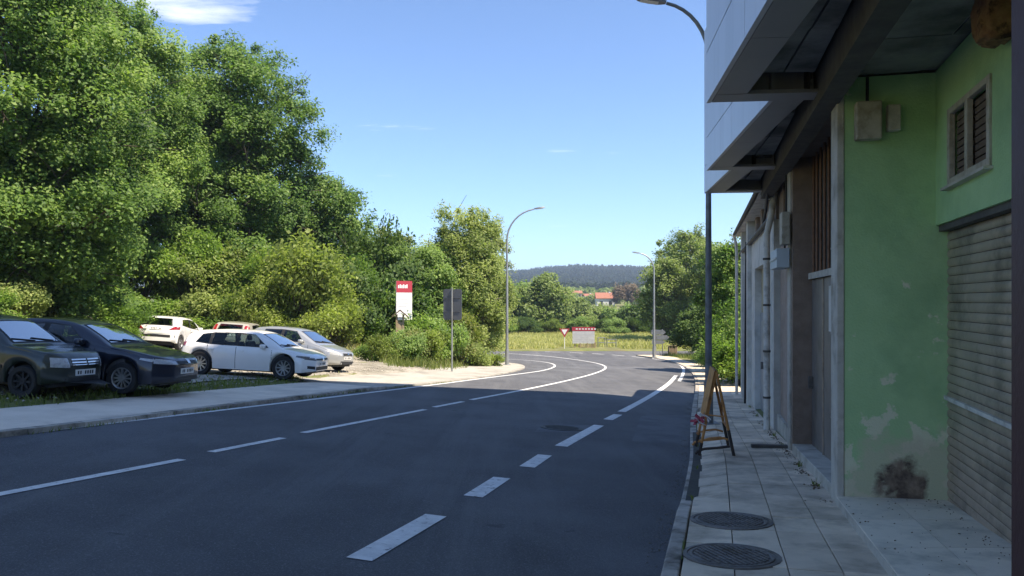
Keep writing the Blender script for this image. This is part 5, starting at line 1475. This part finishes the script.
px_tree('poplar_tree', 'airy grey green tree rising behind the feathery tree', 486, 74, 222, 24, LF_pale, 26, G5, nb=22, leaves=18000, crown_low=.2, trunk=.16, br=1.0, pr=.6, ln=.24, wd=.12, bark=M_bark2)
# trees beyond the field
G6 = 'trees beyond the field'
for i, (px, y, top, hp, lm, lab, sd_) in enumerate((
        (543, 116, 279, 29, LF_far, 'wide rounded willow beyond the field behind the bend', 31), (520, 122, 286, 20, LF_bush, 'green tree left of the wide willow beyond the field', 32),
        (500, 118, 284, 22, LF_bush, 'tree beyond the field just right of the left street lamp', 33), (576, 132, 301, 16, LF_far, 'small rounded tree right of the wide willow', 34),
        (600, 140, 312, 20, LF_far, 'low bushy tree in front of the house with the red roof', 35), (622, 136, 313, 17, LF_bush, 'low dark tree right of the red roofed house', 36),
        (640, 112, 308, 18, LF_dark, 'dark small tree at the left foot of the tall pale trees', 37), (560, 140, 310, 15, LF_far, 'low tree between the willow and the house', 38))):
    px_tree('field_tree', lab, px, y, top, hp, lm, sd_, G6, nb=22, leaves=13000, crown_low=-.14, trunk=.16, br=hp * y / FPX * .42, pr=.9, ln=.42, wd=.26, per=10)
G7 = 'trees on the right past the building'
px_tree('ash_tree', 'tall light green tree, highest on the right, above the distant lamp', 690, 92, 233, 38, LF_far, 41, G7, nb=34, leaves=42000, crown_low=.0, trunk=.24, br=1.7, pr=.8, ln=.3, wd=.17, per=14, bark=M_bark2)
px_tree('ash_tree', 'light green tree in front of and left of the tallest right tree', 666, 88, 258, 25, LF_far, 42, G7, nb=24, leaves=22000, crown_low=-.05, trunk=.2, br=1.2, pr=.7, ln=.28, wd=.16, per=12, bark=M_bark2)
px_tree('ash_tree', 'green tree between the near lamp pole and the tallest right tree', 716, 84, 246, 24, LF_far, 43, G7, nb=26, leaves=26000, crown_low=-.05, trunk=.2, br=1.4, pr=.7, ln=.28, wd=.16, per=12)
px_tree('bushy_tree', 'dark green tree close behind the end of the building', 742, 46, 240, 32, LF_oak2, 44, G7, nb=28, leaves=40000, crown_low=.02, trunk=.15, br=1.0, pr=.45, ln=.17, wd=.1)
px_tree('bushy_tree', 'lower dark tree right of the near lamp pole behind the pavement', 722, 57, 290, 26, LF_dark, 45, G7, nb=24, leaves=30000, crown_low=.02, trunk=.13, br=1.0, pr=.45, ln=.18, wd=.1)
px_tree('bushy_tree', 'dark rounded tree low behind the right verge', 700, 66, 312, 22, LF_dark, 46, G7, nb=22, leaves=26000, crown_low=.02, trunk=.13, br=1.0, pr=.45, ln=.2, wd=.11)
G8 = 'shrubs along the right verge past the building'
for i, (px, y, s, sz) in enumerate(((741, 33.5, .95, 1.0), (738, 37, 1.0, 1.0), (733, 41, 1.0, 1.0), (726, 46, 1.0, .9), (717, 52, 1.0, .8), (748, 35.5, 1.1, 1.3), (744, 40, 1.3, 1.3))):
    px_shrub(SH[i % 4], px, y, s, (LF_oak, LF_bush)[i % 2], 'green shrub on the verge past the end of the building', G8, sz)

G9 = 'hedge shrubs beyond the field'
for i, px in enumerate((505, 517, 528, 538, 552, 566, 580, 592, 604, 616, 628, 640, 655, 668, 682, 695)):
    px_shrub(SH[i % 4], px, 108 + (i * 5 % 9), 1.25, (LF_bush, LF_far, LF_dark)[i % 3], 'low shrub in the hedge along the back of the field', G9, .8)

# grass
def grass(name, label, pts, hts, wid, leafm, seed, tint=None, lean=.35):
    rng = np.random.default_rng(seed); n = len(pts)
    a = rng.uniform(0, 6.283, n); w = wid * rng.uniform(.6, 1.4, n)
    s_ = np.c_[np.cos(a) * w, np.sin(a) * w, np.zeros(n)]
    ld = rng.normal(size=(n, 2)) * lean * hts[:, None]
    tip = pts + np.c_[ld, hts]
    mid = pts + np.c_[ld * .35, hts * .55]
    V = np.stack([pts - s_, pts + s_, mid + s_ * .7, mid - s_ * .7, tip], 1).reshape(-1, 3)
    i0 = np.arange(n) * 5
    F = np.concatenate([np.c_[i0, i0 + 1, i0 + 2], np.c_[i0, i0 + 2, i0 + 3], np.c_[i0 + 3, i0 + 2, i0 + 4]])
    me = mesh_np(name, V, F)
    tt = rng.normal(.5, .2, n) if tint is None else tint
    set_tint(me, np.tile(tt, 3))
    o = link(name, me, leafm); tag(o, label, 'grass', kind='stuff')
    return o
rg = np.random.default_rng(77)
def clump(n, x0, x1, y0, y1, keep):
    x = rg.uniform(x0, x1, n); y = rg.uniform(y0, y1, n); m = keep(x, y); return x[m], y[m]
def nz2(x, y, f): return .5 + .5 * np.sin(x * f * 1.3 + np.sin(y * f * .7) * 2) * np.sin(y * f + np.sin(x * f * .9) * 2)
# meadow beyond the bend
x, y = clump(90000, -22, 38, Y_FAR + .3, 118, lambda x, y: (rg.random(len(x)) < .45 + .55 * nz2(x, y, .5)) & ~((y < Y_FAR + 3.6) & (x > 4.6) & (x < 10.5)))
z = terrain(x, y); h = .30 + .35 * nz2(x, y, .33) * rg.random(len(x))
grass('meadow_grass', 'tall yellow green meadow grass across the bend', np.c_[x, y, z - .03], h, .045, LF_gras, 1, np.clip(.62 + .3 * (nz2(x, y, .21) - .5) + rg.normal(0, .17, len(x)), 0, 1))
# verge in front of the cars, thin towards the gravel
def xk(y): return np.interp(y, kerb_L.p[:, 1], kerb_L.p[:, 0])
x, y = clump(70000, -16, -4, 9, 27, lambda x, y: (x < xk(y) - 2.0) & (x > xk(y) - 4.6) & (rg.random(len(x)) < np.clip(1.1 - (xk(y) - 2.0 - x) / 1.9, .06, 1) * (.25 + .75 * nz2(x, y, 1.6)) * np.clip((24.5 - y) / 3, .05, 1)))
z = terrain(x, y); h = .05 + .13 * rg.random(len(x)) ** 2
grass('verge_grass', 'short grass growing along the verge in front of the parked cars', np.c_[x, y, z], h, .012, LF_vgr, 2)
# bank behind the cars and under the trees
x, y = clump(70000, -30, -8, 10, 46, lambda x, y: (bank(x, y) > .03) & (rg.random(len(x)) < .4 + .6 * nz2(x, y, .8)))
z = terrain(x, y); h = .22 + .45 * rg.random(len(x))
grass('bank_grass', 'rough flowering grass on the bank behind the parked cars', np.c_[x, y, z - .02], h, .026, LF_gras, 3)
# strip right of the pavement past the building and around the left bushes
def xkr(y): return np.interp(y, kerb_R.p[:, 1], kerb_R.p[:, 0])
x, y = clump(60000, 6, 24, 29.5, 76, lambda x, y: (x > xright(y) + 2.0))
z = terrain(x, y); h = .12 + .30 * rg.random(len(x))
grass('roadside_grass', 'green grass on the verge right of the pavement', np.c_[x, y, z - .02], h, .02, LF_vgr, 4)
x, y = clump(40000, -12, 4, 33, 56, lambda x, y: (x < xleft(y) - 2.35) & (x > -6.2 + (y - 36) * -.3) & (rg.random(len(x)) < .35 + .65 * nz2(x, y, 1.1)))
z = terrain(x, y); h = .14 + .40 * rg.random(len(x)) ** 1.5
grass('bend_grass', 'rough grass round the bushes on the inside of the bend', np.c_[x, y, z - .02], h, .02, LF_vgr, 5)
# loose stones on the gravel and grit along the kerb
def stones(name, label, x, y, zf, r0, r1, m, seed):
    rng = np.random.default_rng(seed); n = len(x)
    r = rng.uniform(r0, r1, n) * rng.uniform(.6, 1.3, n)
    o = np.array([(1, 0, 0), (0, 1, 0), (-1, 0, 0), (0, -1, 0), (0, 0, 1), (0, 0, -.5)], float)
    V = o[None] * r[:, None, None] * rng.uniform(.6, 1.4, (n, 6, 1)) * np.array([1, 1, .7])
    V += np.c_[x, y, zf(x, y)][:, None, :]
    f = np.array([(0, 1, 4), (1, 2, 4), (2, 3, 4), (3, 0, 4), (1, 0, 5), (2, 1, 5), (3, 2, 5), (0, 3, 5)])
    F = (np.arange(n) * 6)[:, None, None] + f[None]
    o_ = link(name, mesh_np(name, V.reshape(-1, 3), F.reshape(-1, 3)), m); tag(o_, label, 'gravel', kind='stuff')
M_stone = mat('loose_stone', (.26, .235, .20), (.46, .42, .36), .95, scale=30)
x, y = clump(16000, -17, -3, 12, 40, lambda x, y: (x < xk(y) - 2.3) & (bank(x, y) < .05) & (rg.random(len(x)) < .2 + .8 * nz2(x, y, 1.2)))
stones('loose_gravel', 'loose stones scattered over the gravel lot', x, y, lambda x, y: terrain(x, y) + .04, .012, .035, M_stone, 11)
a = rg.uniform(0, kerb_R.s_at_y(24), 2600); o = -np.abs(rg.normal(0, .10, 2600)) - .01
pt = np.array([kerb_R.at(q, w) for q, w in zip(a, o)])
k_ = nz2(pt[:, 0] * 3, pt[:, 1], 2.1) > .35; pt = pt[k_]
stones('kerb_grit', 'grit and crumbs lying in the gutter along the kerb', pt[:, 0], pt[:, 1], lambda x, y: road_z(x, y) + .003, .003, .011, mat('grit', (.13, .12, .10), (.26, .235, .20), .95, scale=60), 12)
# leaf litter and weeds at the foot of the wall and on the step
a = rg.uniform(0, 12, 700); sx_ = [C0 + bdir * q + nst * w for q, w in zip(a, np.abs(rg.normal(0, .07, 700)) + .02)]
pt = np.array([(q.x, q.y) for q in sx_]); pt = pt[nz2(pt[:, 0] * 2, pt[:, 1] * 2, 1.7) > .45]
yy_ = rg.uniform(3.2, 7.9, 260); ff = np.where(rg.random(260) < .5, 1 - np.abs(rg.normal(0, .05, 260)), rg.random(260))
p2 = np.array([tuple(EO(q).lerp(Vector((wall_x(q), q)), min(.9, f * .9))) for q, f in zip(yy_, ff)])
M_lit = mat('dead_leaves', (.10, .062, .035), (.22, .15, .085), .95, scale=40)
stones('leaf_litter', 'dead leaves and dirt along the foot of the wall', pt[:, 0], pt[:, 1], lambda x, y: base(y) + .004, .006, .016, M_lit, 13)
stones('step_litter', 'crumbs and dead leaves on the tiled step', p2[:, 0], p2[:, 1], lambda x, y: base(y) + .088, .003, .010, M_lit, 14)
wd_ = np.array([tuple(C0 + bdir * q + nst * (.03 + .02 * (i % 3))) for i, q in enumerate(np.concatenate([rg.normal(c, .07, 16) for c in (1.1, 2.6, 4.75, 6.3, 8.2, 10.6, 13.3)]))])
grass('wall_weeds', 'small weeds growing from the joint at the foot of the wall', np.c_[wd_, base(wd_[:, 1]) + .0], rg.uniform(.03, .11, len(wd_)), .006, LF_vgr, 21)
a = np.concatenate([rg.normal(c, .12, 22) for c in (7.5, 9.6, 12.2, 14.8, 17, 19.5, 22, 25)]); kw = np.array([kerb_R.at(q, .128) for q in a])
grass('kerb_weeds', 'tiny weeds in the joint behind the kerb', np.c_[kw, base(kw[:, 1]) - .07 * np.array([drop(q) for q in kw[:, 1]])], rg.uniform(.015, .06, len(kw)), .005, LF_vgr, 22)
a = np.concatenate([rg.normal(c, .5, 60) for c in (2, 5, 9, 11, 14, 17)]) + kerb_L.s_at_y(9.5); kw = np.array([kerb_L.at(q, .03 + .05 * rg.random()) for q in a])
grass('gutter_weeds', 'thin weeds along the foot of the far kerb', np.c_[kw, road_z(kw[:, 0], kw[:, 1])], rg.uniform(.02, .08, len(kw)), .007, LF_vgr, 23)
# ================================================================== distance: houses, hills, air
M_roof = mat('red_roof_tiles', (.28, .11, .07), (.34, .14, .09), .8, scale=1.5)
M_hw = mat('house_white', (.62, .62, .60), (.70, .70, .68), .8, scale=1)
M_hc = mat('house_cream', (.50, .42, .32), (.58, .50, .40), .8, scale=1)
def house(label, px, y, pyb, wpx, hpx, m, ridge=.36, windows=True, rz=0.):
    k = y / FPX; x = (px - CX) * k; zb = CAMZ + (HY - pyb) * k; w = wpx * k; H = hpx * k; dpt = w * .8
    root = empty('house', (x, y, zb), rz); tag(root, label, 'house', 'houses across the valley')
    zg_ = fz(x, y) - zb - .5
    he = H * (1 - ridge)
    MB().box(-w / 2, w / 2, -dpt / 2, dpt / 2, min(zg_, 0), he).build('wall', m, root)
    o = .4; r = MB()
    vs = [(-w / 2 - o, -dpt / 2 - o, he), (w / 2 + o, -dpt / 2 - o, he), (w / 2 + o, dpt / 2 + o, he), (-w / 2 - o, dpt / 2 + o, he), (-w / 2 - o, 0, H), (w / 2 + o, 0, H)]
    vs += [(a, b, c + .18) for a, b, c in vs]
    r.add(vs, [(0, 1, 5, 4), (2, 3, 4, 5), (6, 10, 11, 7), (8, 11, 10, 9), (0, 4, 10, 6), (3, 9, 10, 4), (1, 7, 11, 5), (2, 5, 11, 8), (0, 6, 7, 1), (2, 8, 9, 3)])
    ro = r.build('roof', M_roof, root)
    MB().box(w * .2, w * .2 + .7, -.3, .4, H * .78, H + .5).build('chimney', m, ro)
    if windows:
        n = max(2, int(w / 3)); fl = max(1, int(he / 2.8))
        for f in range(fl):
            for i in range(n):
                cx = -w / 2 + (i + .5) * w / n; z0 = he * (f + .32) / fl
                wv = MB().box(cx - .55, cx + .55, -dpt / 2 - .06, -dpt / 2 + .05, z0, z0 + he / fl * .45).build('window', M_glass, root)
                MB().box(cx - .65, cx + .65, -dpt / 2 - .16, -dpt / 2 - .061, z0 - .14, z0 - .001).build('sill', M_pil, wv)
    return root
house('white two-storey house with red roof across the valley, nearest and largest', 605, 300, 309, 18, 16, M_hw)
for i, (px, y, pyb, w, h, m, lab) in enumerate(((562, 420, 299, 10, 6, M_hc, 'leftmost small cream house in the village below the hill'), (577, 440, 298, 9, 7, M_hc, 'cream house with orange roof left of the white house'), (588, 430, 300, 9, 6, M_hw, 'small pale house just left of the white house'),
        (551, 460, 297, 7, 5, M_hw, 'tiny house near the willow top below the hill'), (633, 460, 299, 10, 6, M_hc, 'cream house right of the white house near the bare tree'))):
    house(lab, px, y, pyb, w, h, m, windows=True, rz=R(12 * (i % 3 - 1)))
px_tree('autumn_tree', 'brownish bare looking tree right of the red roofed house', 627, 290, 286, 15, leafmat('brownish_twigs', (.10, .07, .045), (.16, .115, .075), (.22, .17, .11), .2), 51, 'trees in the valley', nb=20, leaves=9000, crown_low=.08, trunk=.3, br=2.2, pr=1.4, ln=.7, wd=.3, per=10)
for i, (px, y, top, hp) in enumerate(((590, 330, 302, 12), (566, 320, 300, 14), (645, 330, 298, 14), (548, 300, 296, 14), (612, 350, 300, 10), (655, 300, 296, 14))):
    px_tree('valley_tree', ('round green tree just left of the white house', 'dark round tree between the village houses and the willow', 'round green tree at the foot of the hill left of the tall right trees', 'dark round tree behind the top of the wide willow', 'small round tree just right of the white house', 'dark round tree close to the left of the tall right trees')[i], px, y, top, hp, (LF_far, LF_oak2)[i % 2], 70 + i, 'round trees among the houses', nb=16, leaves=5000, crown_low=.02, trunk=.25, br=hp * y / FPX * .45, pr=1.5, ln=.9, wd=.55, per=8)

# hills with forest
def hill_h(x, y):
    x = np.asarray(x, float); y = np.asarray(y, float)
    prof = np.interp(x / y * FPX + CX, [-4000, 0, 300, 480, 540, 580, 620, 660, 700, 726, 745, 800, 1000, 4000], [12, 15, 18, 21, 27, 29.5, 29, 27, 27, 38, 44, 46, 31, 12])
    ridge = prof * 1500 / FPX
    up_ = smooth01((y - 620) / 880)
    wob = 1 + .09 * np.sin(x * .011 + 1) * np.sin(y * .009) + .03 * np.sin(x * .031 + y * .02)
    return float(CAMZ) * 0 - 1.0 + ridge * up_ * wob * np.where(y > 1500, 1 - .25 * smooth01((y - 1500) / 500), 1)
hx = np.linspace(-1500, 1500, 151); hy = np.linspace(600, 1900, 60)
HX, HYg = np.meshgrid(hx, hy); HZ = hill_h(HX, HYg)
ii = (np.arange(59)[:, None] * 151 + np.arange(150)[None, :]).ravel()
hl = link('hills', mesh_np('hills', np.c_[HX.ravel(), HYg.ravel(), HZ.ravel()], np.c_[ii, ii + 1, ii + 152, ii + 151]), mat('hill_ground', (.035, .05, .018), (.06, .07, .03), .95, scale=.02))
tag(hl, kind='structure'); hl.data.polygons.foreach_set('use_smooth', [True] * len(hl.data.polygons))
rngf = np.random.default_rng(5)
n = 6500
fy = 560 + 960 * rngf.random(n) ** .8; fpx = rngf.uniform(500, 770, n); fx = (fpx - CX) / FPX * fy
fzv = np.maximum(hill_h(fx, fy), terrain(fx, fy))
hh = rngf.uniform(7, 13, n); rw = rngf.uniform(2.6, 4.8, n); conif = rngf.random(n)
m_ = 46
idx = np.repeat(np.arange(n), m_); N = len(idx)
t = rngf.random(N); a = rngf.uniform(0, 6.283, N)
prof = np.where(conif[idx] < .5, (1 - t) * .9 + .12, np.sqrt(np.maximum(.05, 1 - (2 * t - 1) ** 2)))
rad = rw[idx] * prof * rngf.uniform(.5, 1, N)
P = np.c_[fx[idx] + rad * np.cos(a), fy[idx] + rad * np.sin(a), fzv[idx] + hh[idx] * (.12 + .88 * t)]
nr = np.c_[np.cos(a), np.sin(a), np.full(N, .5)] + rngf.normal(size=(N, 3)) * .4
V, F = leaf_quads(P, nr, 2.3, 1.7, rngf)
fm = mesh_np('hill_forest', V, F); set_tint(fm, (np.clip(rngf.normal(.45, .25, n), 0, 1))[idx] + rngf.normal(0, .08, N))
fo = link('hill_forest', fm, leafmat('hill_forest_leaves', (.020, .038, .020), (.034, .050, .026), (.052, .062, .035), .15, .9, 0.0))
tag(fo, 'dark forest covering the distant hill', 'forest', kind='stuff')
# far belt of woods at the foot of the hills and sides of the valley
n = 900
fy = rngf.uniform(360, 600, n); fpx = rngf.uniform(490, 780, n); fx = (fpx - CX) / FPX * fy
keep = ~((np.abs(fpx - 585) < 55) & (fy < 470)); fx, fy = fx[keep], fy[keep]; n = len(fx)
fzv = terrain(fx, fy); hh = rngf.uniform(5, 9, n); rw = rngf.uniform(2.2, 4.5, n)
m_ = 70; idx = np.repeat(np.arange(n), m_); N = len(idx)
t = rngf.random(N); a = rngf.uniform(0, 6.283, N); rad = rw[idx] * np.sqrt(np.maximum(.05, 1 - (2 * t - 1) ** 2)) * rngf.uniform(.4, 1, N)
P = np.c_[fx[idx] + rad * np.cos(a), fy[idx] + rad * np.sin(a), fzv[idx] + hh[idx] * (.05 + .9 * t)]
nr = np.c_[np.cos(a), np.sin(a), np.full(N, .6)] + rngf.normal(size=(N, 3)) * .5
V, F = leaf_quads(P, nr, 1.9, 1.3, rngf)
fm = mesh_np('valley_woods', V, F); set_tint(fm, (np.clip(rngf.normal(.5, .25, n), 0, 1))[idx] + rngf.normal(0, .1, N))
fo = link('valley_woods', fm, LF_far); tag(fo, 'belt of green woods in the valley below the hill', 'woods', kind='stuff')

# the air
hz = MB().box(min(gx) - 20, max(gx) + 20, min(gy) - 20, max(gy) + 20, -18, 140).build('haze', None)
hm_ = bpy.data.materials.new('haze_air'); hm_.use_nodes = True
hn = hm_.node_tree.nodes; hn.clear()
ho = hn.new('ShaderNodeOutputMaterial'); hv = hn.new('ShaderNodeVolumePrincipled')
hv.inputs['Color'].default_value = (.62, .78, 1.0, 1); hv.inputs['Density'].default_value = .00034; hv.inputs['Anisotropy'].default_value = .2
hm_.node_tree.links.new(hv.outputs[0], ho.inputs['Volume'])
hz.data.materials.clear(); hz.data.materials.append(hm_); tag(hz, 'thin bluish air between the street and the hills', 'haze', kind='stuff')
